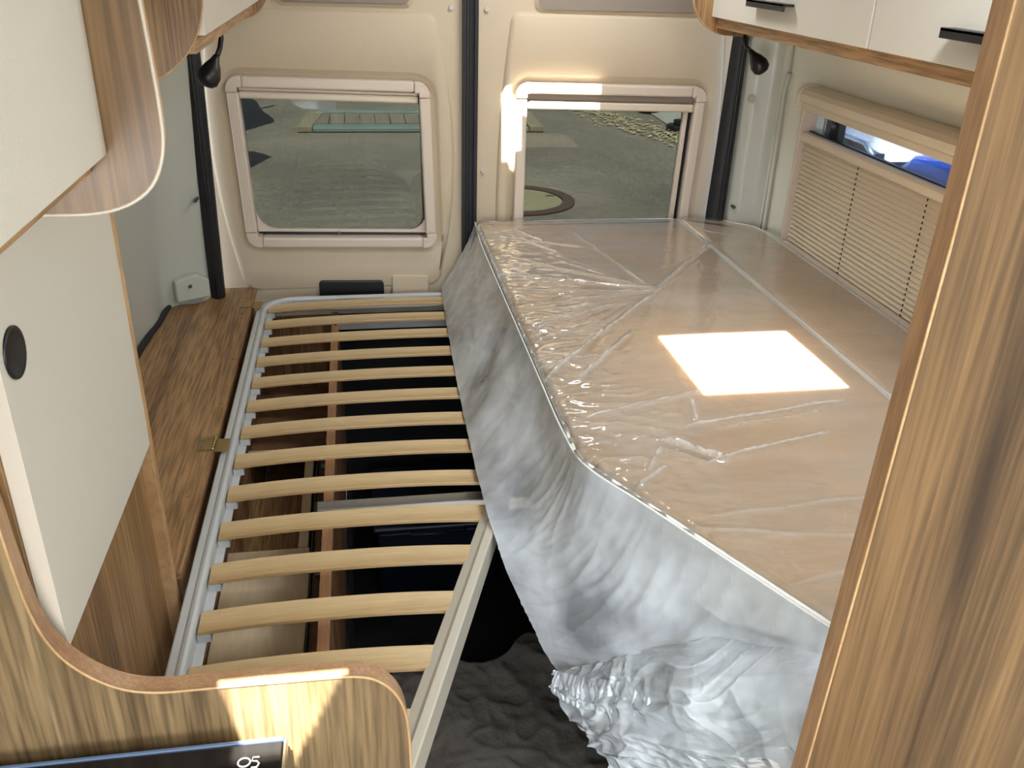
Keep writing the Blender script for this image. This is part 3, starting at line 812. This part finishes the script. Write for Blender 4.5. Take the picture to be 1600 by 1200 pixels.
# plywood lid assembly
LZ = .555
MB().box(-.330, -.150, 1.22, 1.610, LZ, LZ + .012).build('front_lid', M['ply'], t, .001)
MB().box(-.330, -.152, 1.615, 1.690, LZ, LZ + .012).build('lid_rail', M['ply'], t, .001)
MB().box(-.178, -.156, 1.693, 2.140, LZ, LZ + .012).build('lid_stile', M['ply'], t, .001)
MB().box(-.330, -.179, 2.085, 2.140, LZ, LZ + .012).build('back_rail', M['ply'], t, .001)
MB().box(-.1492, -.1462, 1.22, 2.15, LZ - .002, LZ + .010).build('green_edge', M['green'], t)
MB().box(-.1458, -.1045, 1.22, 2.15, LZ - .03, LZ - .018).build('side_filler', M['oak_dark'], t)
MB().box(-.331, -.179, 1.692, 1.704, .46, LZ - .001).build('well_wall', M['oak_y'], t)
MB().box(-.331, -.179, 1.7045, 2.13, .452, .459).build('well_floor', M['oak_y'], t)
MB().box(-.3315, -.322, 1.22, 2.14, .47, LZ - .001).build('lid_bearer', M['oak_y'], t)
for x in (-.305, -.212):
    h = MB().box(x - .015, x + .015, 1.599, 1.626, LZ + .0125, LZ + .0155).build('lid_hinge', M['zinc'], t, .0006)
    MB().tube([(x - .016, 1.6125, LZ + .0165), (x + .016, 1.6125, LZ + .0165)], .0035, 8).build('hinge_pin', M['zinc'], h)
MB().tube([(-.330, 1.6115, LZ + .0125), (-.160, 1.6115, LZ + .0125)], .002, 6).build('hinge_rod', M['blackplastic'], t)
MB().tube([(-.272, 2.105, LZ + .014), (-.260, 2.107, LZ + .019), (-.255, 2.120, LZ + .022), (-.250, 2.107, LZ + .019), (-.238, 2.105, LZ + .014)], .0028, 6).build('cable_clip', M['blackplastic'], t)
MB().box(-.139, -.127, 2.05, 2.072, .53, .555).build('angle_bracket', M['zinc'], t, .001)
MB().box(-.136, -.106, 1.58, 1.60, .56, .572).build('angle_bracket', M['zinc'], t, .001)
MB().box(-.3315, -.1045, 2.20, 2.584, .52, .532).build('rear_board', M['oak_dark'], t)
# black lined well to the right, with a navy crate
bw = thing('lined_well', 'black carpet-lined cargo well beneath the right ends of the slats', 'cargo well', (.4, 1.7, 0))
MB().box(-.085, 1.19, 2.585, 2.60, .005, .77).build('back_board', M['darkbox'], bw)
MB().box(-.084, 1.19, .80, 2.584, .002, .012).build('bottom_mat', M['darkbox'], bw)
MB().box(-.0855, -.079, 1.0, 2.584, .012, .30).build('side_board', M['darkbox'], bw)
MB().box(1.175, 1.19, .80, 2.584, .013, .80).build('side_board', M['darkbox'], bw)
cr = thing('storage_crate', 'dark navy plastic crate down in the black well below the slats', 'crate', (.15, 2.32, .012))
MB().box(0.0, .36, 2.18, 2.50, .0125, .24).build('crate_body', M['navybox'], cr, .01, 3)
MB().box(-.012, .372, 2.168, 2.512, .2405, .262).build('crate_rim', M['navybox'], cr, .006, 2)
MB().tube([(.10, 2.166, .25), (.10, 2.155, .245), (.26, 2.155, .245), (.26, 2.166, .25)], .005, 6).build('crate_handle', M['navybox'], cr)

# bench that carries the mattresses on the right
bench = thing('bed_bench', 'oak-look bench carrying the wrapped mattresses at right, mostly hidden', 'bench', (.85, 1.6, 0))
MB().prism([(.62, 2.58), (1.17, 2.58), (1.17, .68), (.86, .68), (.62, 1.25)], 'z', .05, .80).build('bench_body', M['darkbox'], bench)
MB().prism([(.50, 2.58), (1.17, 2.58), (1.17, .68), (.86, .68), (.50, 1.52)], 'z', .802, .828).build('bench_top', M['oak_y'], bench, .002)

# ================================================================== MATTRESSES
def mattress(label, poly, z0, z1, topmat, seed=0, pip=True):
    t = thing('mattress', label, 'mattress', (sum(p[0] for p in poly) / len(poly), sum(p[1] for p in poly) / len(poly), z0), 'mattresses stacked on the right')
    MB().prism(poly, 'z', z0 + .004, z1 - .006).build('border', M['matside'], t, .006, 2)
    # inset panel for the top, rounded over
    c = Vector((sum(p[0] for p in poly) / len(poly), sum(p[1] for p in poly) / len(poly)))
    def ins(d):
        n_ = len(poly); out = []
        for i in range(n_):
            p, q, r = Vector(poly[i - 1]), Vector(poly[i]), Vector(poly[(i + 1) % n_])
            a = (q - p).normalized(); b = (r - q).normalized()
            na, nb = Vector((-a.y, a.x)), Vector((-b.y, b.x))
            if na.dot(c - q) < 0: na = -na
            if nb.dot(c - q) < 0: nb = -nb
            k_ = (na + nb); k_ = k_ / max(k_.dot(na), .4)
            out.append(q + k_ * d)
        return out
    rr = [[Vector((p.x, p.y, z)) for p in ins(d)] for d, z in ((.004, z1 - .008), (.006, z1 - .003), (.014, z1), (.05, z1 + .001))]
    MB().rings(rr, cap1=True).build('top_panel', topmat, t)
    for zz in ((z1 - .004, z0 + .006) if pip else ()):
        P = ins(.0015); m = MB()
        pts = [(p.x, p.y, zz) for p in P]; pts.append(pts[0])
        m.tube(pts, .0045, 6).build('piping', M['piping'], t)
    return t


A = [(.345, 2.585), (.334, 2.54), (.330, 1.9), (.330, 1.225), (.336, 1.203), (.560, .769), (.617, .665), (.969, .665), (.969, 2.56), (.962, 2.582), (.94, 2.592), (.37, 2.592)]
mattress('tan-topped left mattress with a diagonally cut front corner, uppermost in the stack', A, .943, 1.055, M['mattop'])
Bm = [(.977, .665), (1.196, .665), (1.196, 2.44), (1.185, 2.50), (1.150, 2.535), (1.10, 2.585), (1.06, 2.592), (.985, 2.592), (.977, 2.58)]
mattress('narrow tan-topped mattress strip along the right wall under the blind', Bm, .943, 1.052, M['mattop'])
Lm = [(.300, 2.585), (.292, 2.54), (.290, 1.46), (.298, 1.38), (.325, 1.30), (.56, .86), (.62, .80), (1.16, .80), (1.16, 2.585)]
mattress('lower mattress of the stack, its border showing grey through the milky plastic', Lm, .842, .940, M['matside'])

# ================================================================== POLYTHENE
def creased(o, vals):
    a = o.data.attributes.new('crease', 'FLOAT', 'POINT'); a.data.foreach_set('value', vals)


PC = Vector((.698, 1.959))
creases = [((.354, 2.245), (.698, 1.965), .008, .0045), ((.30, 2.10), (.69, 1.97), .010, .006), ((.31, 1.95), (.69, 1.955), .008, .005), ((.335, 1.50), (.69, 1.94), .012, .007),
           ((.34, 1.86), (.69, 1.955), .008, .005), ((.971, 2.314), (.705, 1.97), .012, .005), ((.60, 2.45), (.69, 1.98), .01, .004), ((.36, 1.76), (.60, 1.88), .008, .0045),
           ((.40, 1.49), (.56, 1.70), .010, .008), ((.56, 1.29), (.86, 1.345), .009, .008), ((.60, 1.275), (.80, 1.31), .006, .005), ((.486, 1.237), (.56, 1.165), .009, .009),
           ((.54, 1.165), (.78, 1.235), .009, .008), ((.586, 1.393), (.565, 1.30), .008, .007), ((.47, 1.25), (.555, 1.17), .007, .006), ((.43, 1.15), (.47, 1.22), .007, .007),
           ((.402, 1.108), (.46, 1.16), .008, .008), ((.36, 1.33), (.62, 1.42), .012, .004), ((.50, 1.02), (.80, 1.04), .012, .003), ((.45, .99), (.75, .93), .010, .003),
           ((.55, .86), (.9, .90), .012, .003), ((.99, 2.45), (1.15, 2.30), .01, .003), ((.35, 2.42), (.60, 2.30), .010, .005), ((.42, 2.50), (.50, 2.36), .008, .006), ((.40, 2.44), (.52, 2.25), .007, .006),
           ((.34, 2.0), (.55, 2.03), .006, .004), ((.33, 1.68), (.52, 1.70), .006, .004), ((.33, 1.62), (.47, 1.655), .006, .0045), ((.34, 1.56), (.50, 1.60), .006, .004), ((.36, 1.42), (.50, 1.44), .006, .004)]
CR = []
for a, b, w_, h_ in creases:
    a, b = Vector(a), Vector(b); CR.append((a, b - a, (b - a).length_squared, w_, h_))


def top_h(x, y):
    p = Vector((x, y)); h = 0; cs = 0
    for a, d, l2, w_, h_ in CR:
        q = p - a; t_ = q.dot(d) / l2
        if t_ < -.1 or t_ > 1.1: continue
        L = sqrt(l2)
        off = (q.x * d.y - q.y * d.x) / L + .006 * noise.noise(Vector((x * 14, y * 14, 2.0)))
        e = abs(off) / w_
        if e < 1:
            fade = max(0, min(1, min(t_ + .1, 1.1 - t_) * 5))
            h += h_ * (1 - e) ** 1.2 * fade; cs = max(cs, (h_ / .0055) * max(0, 1 - e * 1.6) * fade * (.45 + .8 * abs(noise.noise(Vector((x * 40, y * 40, 8))))))
    d = p - PC; r = d.length; th = math.atan2(d.y, d.x)
    lf = max(0, -d.x) / (r + .05)                                 # folds run mostly to the left edge
    rad = abs(noise.noise(Vector((th * 5.5, r * 2.2, 0)))) + .5 * abs(noise.noise(Vector((th * 13, r * 3.0, 4))))
    cs += .5 * max(0, 1 - rad * 6) * lf * min(1, r * 5) * max(0, 1 - r / .6)
    h += .0085 * (1 - min(1, rad * 2.6)) * lf * min(1, r * 5) * max(0, 1 - r / .75)
    # crumple near the left edge
    ed = max(0, 1 - (x - .33) / .26) * (1 if y > 1.15 else .4)
    c = abs(noise.noise(Vector((x * 12, y * 26, 7)))) + .6 * abs(noise.noise(Vector((x * 22, y * 55, 1))))
    cs += .5 * ed * max(0, 1 - c * 6)
    h += .0055 * ed * (1 - min(1, c * 2.1))
    h += .0015 * noise.noise(Vector((x * 5, y * 7, 3)))
    return h, min(1, cs)


def xl(y):
    if y > 1.213: return .326 if y < 2.5 else .326 + (y - 2.5) ** 2 * 2.0
    return .326 + (1.213 - y) * .518


def xrr(y):
    return 1.197 if y < 2.42 else 1.197 - (y - 2.42) * .72


bag = thing('plastic_mattress_bag', 'clear crinkled plastic bag wrapped over the mattresses at right', 'plastic bag', (.75, 1.6, .9))
rows = []; cv = []; NY, NX = 430, 190
for i in range(NY + 1):
    y = .668 + (2.596 - .668) * i / NY; a, b = xl(y), xrr(y); r_ = []
    for j in range(NX + 1):
        u = j / NX; x = a + (b - a) * (u ** 1.25)
        hh, cs = top_h(x, y); cv.append(cs)
        z = 1.0595 + max(-.002, hh)
        e = min((x - a) / .02, 1); z -= .009 * (1 - e) ** 2
        e2 = min((2.596 - y) / .03, 1); z -= .010 * (1 - e2) ** 2
        if abs(x - .973) < .012: z -= .003 * (1 - abs(x - .973) / .012)
        r_.append(Vector((x, y, z)))
    rows.append(r_)
creased(MB().grid(rows).build('top_sheet', M['film_top'], bag), cv)


def interp(pts, s):
    """Catmull-Rom through pts, s in 0..1"""
    n_ = len(pts) - 1; f = min(max(s, 0), 1) * n_; i = min(int(f), n_ - 1); t_ = f - i
    p0, p1, p2, p3 = pts[max(i - 1, 0)], pts[i], pts[i + 1], pts[min(i + 2, n_)]
    return .5 * ((2 * p1) + (p2 - p0) * t_ + (2 * p0 - 5 * p1 + 4 * p2 - p3) * t_ ** 2 + (3 * p1 - p0 - 3 * p2 + p3) * t_ ** 3)


def VV(l): return [Vector(p) for p in l]


# side sheet: from the rear left corner forward along the bed and round the cut corner
topc = VV([(.335, 2.598, 1.050), (.325, 2.40, 1.050), (.324, 2.1, 1.050), (.324, 1.8, 1.050), (.324, 1.5, 1.050), (.325, 1.30, 1.050), (.338, 1.19, 1.050), (.40, 1.07, 1.050), (.47, .935, 1.050), (.545, .79, 1.050), (.61, .66, 1.050)])
midc = VV([(.30, 2.602, .96), (.290, 2.40, .955), (.282, 2.1, .950), (.278, 1.8, .948), (.276, 1.5, .940), (.282, 1.33, .91), (.295, 1.20, .88), (.345, 1.07, .87), (.42, .94, .87), (.50, .79, .87), (.57, .66, .87)])
botc = VV([(.232, 2.606, .846), (.222, 2.36, .846), (.212, 2.05, .846), (.206, 1.75, .846), (.204, 1.50, .849), (.207, 1.335, .848), (.230, 1.268, .785), (.262, 1.210, .724), (.300, 1.143, .668), (.40, 1.0, .62), (.50, .84, .60)])
rows = []; cv = []; NS, NT = 420, 60
for i in range(NT + 1):
    t_ = i / NT; r_ = []
    for j in range(NS + 1):
        s = j / NS; a, b, c = interp(topc, s), interp(midc, s), interp(botc, s)
        p = a * (1 - t_) * (1 - 2 * t_) + b * 4 * t_ * (1 - t_) + c * t_ * (2 * t_ - 1)
        e = 4 * t_ * (1 - t_) * .8 + .5 * t_
        nn = Vector((-.85, -.25, .35)).normalized()
        q = Vector((s * 34, t_ * 1.6 + s * 9, 0))
        f = 1 - min(1, abs(noise.noise(q)) * 2.4); g = 1 - min(1, abs(noise.noise(Vector((s * 60 + t_ * 7, t_ * 5, 5)))) * 2.6)
        amt = .0022 + .0045 * max(0, (s - .5)) * 2
        cv.append(min(1, (.10 * max(0, f - .9) * 10) * (.3 + s) + .04 * max(0, g - .9) * 10 * s))
        p = p + nn * e * (amt * f + amt * .5 * g)
        r_.append(p)
    rows.append(r_)
creased(MB().grid(rows).build('side_sheet', M['film_side'], bag), cv)
# piping-like welded edge line along the top edge
MB().tube([interp(topc, s / 80) + Vector((-.001, 0, .002)) for s in range(81)], .0017, 6).build('edge_fold', M['piping'], bag)
# rear end hanging down at the back
rows = []
for i in range(9):
    t_ = i / 8; rows.append([Vector((.335 + (1.06 - .335) * j / 60, 2.597 + .012 * t_ + .002 * sin(j * 1.7), 1.050 - .2 * t_)) for j in range(61)])
MB().grid(rows).build('rear_sheet', M['film_side'], bag)

# bunched open end of the bag hanging off the front
Lr = [VV([(.345, 1.12, .690), (.404, 1.037, .817), (.438, .972, .886), (.473, .905, .951), (.522, .809, 1.000), (.560, .745, 1.035)]),
      VV([(.293, 1.110, .693), (.334, 1.031, .758), (.377, .949, .850), (.425, .848, .925), (.468, .764, .985), (.508, .692, 1.03)]),
      VV([(.290, 1.070, .672), (.325, .983, .711), (.372, .882, .800), (.420, .788, .880), (.462, .709, .95), (.486, .665, 1.0)]),
      VV([(.338, .981, .640), (.365, .929, .665), (.410, .841, .742), (.452, .759, .820), (.484, .698, .887), (.502, .650, .925)]),
      VV([(.378, .991, .541), (.403, .941, .522), (.450, .851, .600), (.488, .777, .689), (.517, .721, .758), (.536, .660, .802)])]
rows = []; cv = []; NS, NT = 260, 200
for i in range(NT + 1):
    t_ = i / NT; r_ = []
    for j in range(NS + 1):
        s = j / NS
        p = interp([interp(L, s) for L in Lr], t_)
        q = p * 7
        f1 = noise.noise(q)
        fan = 1 - min(1, abs(noise.noise(Vector((t_ * 7 + f1 * .6, s * 1.6, 11)))) * 3.2)        # folds fanning out of the gathered left end
        fan2 = 1 - min(1, abs(noise.noise(Vector((t_ * 17 + f1, s * 3.2, 23)))) * 3.0)
        c1 = 1 - min(1, abs(noise.noise(p * 15 + Vector((3, 1, 2)))) * 3.4)
        wp = Vector((noise.noise(p * 6), noise.noise(p * 6 + Vector((9, 0, 0))), noise.noise(p * 6 + Vector((0, 9, 0)))))
        v = noise.voronoi(p * 9 + wp * 1.6, distance_metric='DISTANCE', exponent=2)[0]; cr_ = max(0, 1 - (v[1] - v[0]) * 3.2)
        w2_ = noise.voronoi(p * 21 + wp * 2.2, distance_metric='DISTANCE', exponent=2)[0]; cr2 = max(0, 1 - (w2_[1] - w2_[0]) * 3.2)
        msk = max(0, min(1, .35 + 1.6 * noise.noise(p * 8 + Vector((4, 4, 4)))))
        left = max(0, 1 - s * 1.1) * .8 + .2
        e = min(1, t_ * 6)
        p = p + Vector((-.8, -.45, .4)) * e * (left * (.020 * f1 + .004 * c1 + .010 * cr_ + .005 * cr2 * msk + .003 * fan2) + .003 * cr_ * msk + .012 * fan * (1 - .6 * s) - .010 * (1 - s))
        cv.append(min(1, msk * (.75 * max(0, cr_ - .84) * 6 + .45 * max(0, cr2 - .84) * 6 * left)))
        r_.append(p)
    rows.append(r_)
creased(MB().grid(rows).build('bunched_end', M['film_lump'], bag), cv)
# folded-over hem, the shiny cuff at the opening
cuff0 = VV([(.289, 1.108, .702), (.318, 1.052, .738), (.352, .985, .790), (.385, .918, .838)])
cuff1 = VV([(.283, 1.082, .676), (.306, 1.020, .706), (.346, .950, .760), (.386, .885, .812)])
rows = []
for i in range(26):
    t_ = i / 25; r_ = []
    for j in range(121):
        s = j / 120; p = interp(cuff0, s).lerp(interp(cuff1, s), t_)
        f = 1 - min(1, abs(noise.noise(Vector((s * 17, t_ * 1.2, 3)))) * 2.6)
        r_.append(p + Vector((-.8, -.5, .35)) * (.004 + .011 * f * (.4 + .6 * sin(pi * t_))))
    rows.append(r_)
MB().grid(rows).build('hem', M['film_lump'], bag)

# dark crinkled sheet on the floor
rows = []
N_ = 120
for i in range(N_ + 1):
    r_ = []
    for j in range(N_ + 1):
        x = .02 + .595 * j / N_; yy = 1.0 + (.68 + .05 * sin(j * .11) + .03 * noise.noise(Vector((j * .08, 0, 9)))) * i / N_
        p = Vector((x * 7, yy * 7, 0))
        h = .235 + .035 * noise.noise(p * .5) + .012 * (1 - min(1, abs(noise.noise(p)) * 2.5)) + .005 * (1 - min(1, abs(noise.noise(p * 3.1)) * 2.5))
        edge = min(i, N_ - i) / N_
        h -= .22 * max(0, 1 - edge / .05) ** 2 if i > N_ / 2 else 0
        r_.append(Vector((x, yy, h)))
    rows.append(r_)
o = MB().grid(rows).build('plastic_sheet', M['film_black'], None)
tag(o, 'dark crinkled plastic sheet lying low beside the diagonal bed rail', 'plastic sheet')
t = thing('floor_step', 'dark step under the crinkled plastic sheet', 'step', (.4, 1.2, 0))
MB().box(.03, .60, 1.0, 1.60, .0125, .185).build('step_body', M['darkbox'], t, .01)

# ================================================================== READING LAMPS
def lamp(label, base, path, head, hd, r0):
    t = thing('reading_lamp', label, 'lamp', base, 'reading lamps')
    MB().cyl((base[0], base[1]), .012, 'z', base[2] - .010, base[2], 16).build('base', M['blackplastic'], t, .002)
    MB().tube(path, .0055, 8).build('gooseneck', M['blackplastic'], t)
    hd = Vector(hd).normalized(); h = Vector(head)
    MB().tube([h, h + hd * .012, h + hd * .024, h + hd * .042, h + hd * .058, h + hd * .066, h + hd * .068], [.006, .010, .017, .0235, .0215, .013, .003], 16).build('lamp_shade', M['blackplastic'], t)
    return t


lamp('black gooseneck reading lamp hanging below the left rear overhead cabinet', (-.272, 2.04, 1.638), [(-.272, 2.04, 1.630), (-.271, 2.04, 1.612), (-.274, 2.03, 1.594), (-.281, 2.02, 1.578)], (-.281, 2.02, 1.58), (-.28, -.25, -.62), 0)
lamp('black gooseneck reading lamp hanging below the right overhead cabinet', (1.02, 2.375, 1.621), [(1.018, 2.375, 1.612), (1.015, 2.37, 1.592), (1.020, 2.36, 1.578), (1.030, 2.35, 1.568)], (1.028, 2.352, 1.571), (.42, -.3, -.62), 0)

# ================================================================== OUTSIDE
G = -.60
o = MB().box(-40, 40, -30, 60, G - .1, G).build('ground', M['asphalt']); o['kind'] = 'structure'
# wooden ramp set in the asphalt
t = thing('ground_ramp', 'long low wooden-plank platform with galvanised edges behind the van', 'platform', (1.0, 13.5, G))
x0, x1 = -.62, 2.42
n_ = 14
for i in range(n_):
    a = x0 + (x1 - x0) * i / n_; b = x0 + (x1 - x0) * (i + 1) / n_
    MB().box(a + .006, b - .006, 13.17, 13.98, G + .02, G + .075 + .006 * random.random()).build('plank', M['boards'], t)
for a, b in ((-.83, -.63), (2.43, 2.64)):
    MB().prism([(a, 12.86), (b, 12.86), (b + (.14 if a < 0 else .02), 14.12), (a + (.10 if a < 0 else .02), 14.12)], 'z', G + .01, G + .09).build('end_board', M['endboard'], t, .01)
MB().box(x0, x1, 12.86, 13.15, G + .01, G + .07).build('edge_channel', M['galv'], t, .01)
MB().box(x0, x1, 14.0, 14.20, G + .01, G + .10).build('edge_channel', M['galv'], t, .01)
# manhole
t = thing('manhole_cover', 'round concrete manhole cover with a rusty iron ring outside the right window', 'manhole cover', (1.62, 9.10, G))
MB().cyl((1.62, 9.10), .46, 'z', G - .02, G + .012, 48).build('cover', M['concrete'], t)
m = MB(); rr = []
for r_, z in ((.475, G + .004), (.475, G + .02), (.60, G + .02), (.60, G + .004)):
    rr.append([Vector((1.62 + r_ * cos(2 * pi * k_ / 56), 9.10 + r_ * sin(2 * pi * k_ / 56), z)) for k_ in range(56)])
m.rings(rr, smooth=False).build('ring', M['iron'], t)
for a in (20, 160, 250):
    MB().box(1.62 + .40 * cos(radians(a)) - .05, 1.62 + .40 * cos(radians(a)) + .05, 9.10 + .40 * sin(radians(a)) - .02, 9.10 + .40 * sin(radians(a)) + .02, G + .012, G + .016).build('lifting_slot', M['iron'], t)
# gravel verge and dry leaves along it
o = MB().prism([(4.2, 16.4), (4.75, 14.85), (4.60, 12.0), (5.0, 9.0), (12, 9.0), (12, 20), (5.0, 20)], 'z', G - .02, G + .02).build('gravel_verge', M['gravel'])
o['kind'] = 'structure'
m = MB()
for i in range(420):
    s = random.random(); x = 3.6 + 1.15 * s + random.gauss(0, .16); y = 15.3 - 3.6 * s + random.gauss(0, .35) - random.random() ** 2 * 1.0
    a = random.random() * 6.28; l_ = .03 + .05 * random.random(); wv_ = l_ * .4
    dx, dy = cos(a), sin(a); z = G + .006 + .02 * random.random()
    m.add([(x - dx * l_, y - dy * l_, z), (x - dy * wv_, y + dx * wv_, z + .012), (x + dx * l_, y + dy * l_, z), (x + dy * wv_, y - dx * wv_, z + .01)], [(0, 1, 2, 3)])
o = m.build('leaf_litter', M['leaf']); o['kind'] = 'stuff'; o['label'] = 'dry pale leaves strewn along the edge of the asphalt'; o['category'] = 'leaves'
# dark bollard feet by the verge
for i, (x, y) in enumerate(((4.74, 14.55), (4.70, 13.0))):
    t = thing('bollard_foot', ('farther' if i == 0 else 'nearer') + ' round black bollard foot at the gravel edge', 'bollard', (x, y, G))
    MB().cyl((x, y), .17, 'z', G + .021, G + .09, 20).build('foot', M['blackplastic'], t, .02)
    MB().cyl((x, y), .07, 'z', G + .09, G + .16, 16).build('stub', M['blackplastic'], t, .01)

# made-up occluders, out of view high above the yard; they throw the pointed shadows on the asphalt
t = thing('shadow_occluders', 'navy pennants added out of view to shape shadows on the yard', 'occluders', (-1.4, 13, 1.9))
HF = 2.55
def lift(p):
    return (p[0] - SUN.x / -SUN.z * HF, p[1] - SUN.y / -SUN.z * HF)
S1 = [(-2.3, 15.9), (-1.927, 15.965), (-1.785, 16.001), (-1.633, 15.657), (-1.53, 15.1), (-1.43, 14.6), (-1.30, 14.2), (-1.221, 13.925), (-1.203, 13.680), (-1.579, 12.939), (-2.3, 12.6)]
S2 = [(-2.0, 11.75), (-1.426, 11.684), (-1.302, 11.654), (-1.142, 11.473), (-1.062, 11.324), (-1.291, 10.626), (-2.0, 9.6)]
for S in (S1, S2):
    MB().prism([lift(p) for p in S], 'z', G + HF, G + HF + .01).build('pennant', M['pennant'], t)
a, b = lift((-1.50, 14.86)), lift((-1.30, 15.2))
MB().tube([(a[0], a[1], G + HF), (b[0], b[1], G + HF)], .035, 6).build('rod', M['pennant'], t)
MB().tube([(-2.25, 16, G + HF), (-2.25, 7, G + HF)], .02, 6).build('line', M['pennant'], t)  # added with the occluders, also out of view


# parked cars by the side window
def car(label, x0, x1, y0, prof, gprof, paint, wheels=(.85, 3.35)):
    t = thing('parked_car', label, 'car', ((x0 + x1) / 2, y0 + 2.1, G))
    MB().prism([(y0 + p[0], G + p[1]) for p in prof], 'x', x0, x1).build('body', paint, t, .07, 4)
    sp = MB().prism([(y0 + p[0], G + p[1]) for p in gprof], 'x', x0 - .012, x1 + .006).build('side_glass', M['carglass'], t, .002)
    m = MB(); m.tube([(x0 - .02, y0 + p[0], G + p[1]) for p in gprof] + [(x0 - .02, y0 + gprof[0][0], G + gprof[0][1])], .016, 6); m.build('window_trim', M['chrome'], t)
    for wy in wheels:
        for xx in (x0, x1):
            wh = MB(); wh.cyl((y0 + wy, G + .33), .33, 'x', xx - .03, xx + .03, 28); wh.build('wheel', M['black'], t, .02)
            hub = MB(); hub.cyl((y0 + wy, G + .33), .2, 'x', xx - .04, xx + .04, 20); hub.build('hub', M['chrome'], t, .01)
    return t


prof = [(0, .35), (.05, .75), (.35, .98), (1.1, 1.45), (1.75, 1.55), (3.4, 1.52), (3.9, 1.44), (4.15, 1.25), (4.25, .9), (4.25, .35)]
gp = [(1.25, 1.03), (1.6, 1.40), (2.7, 1.43), (3.05, 1.08)]
car('white parked van with chrome-lined dark windows seen above the blind', 3.0, 7.5, 4.86, [(0, .35), (.02, .9), (.04, 1.9), (.25, 2.3), (1.75, 2.3), (1.96, 1.9), (2.0, .9), (2.0, .35)], [(.015, .95), (.03, 1.36), (.12, 1.405), (.48, 1.405), (.62, .95)], M['carwhite'], (.4, 1.6))
car('blue parked car seen through the right end of the side window', 2.95, 4.6, .58, prof, gp, M['carblue'])
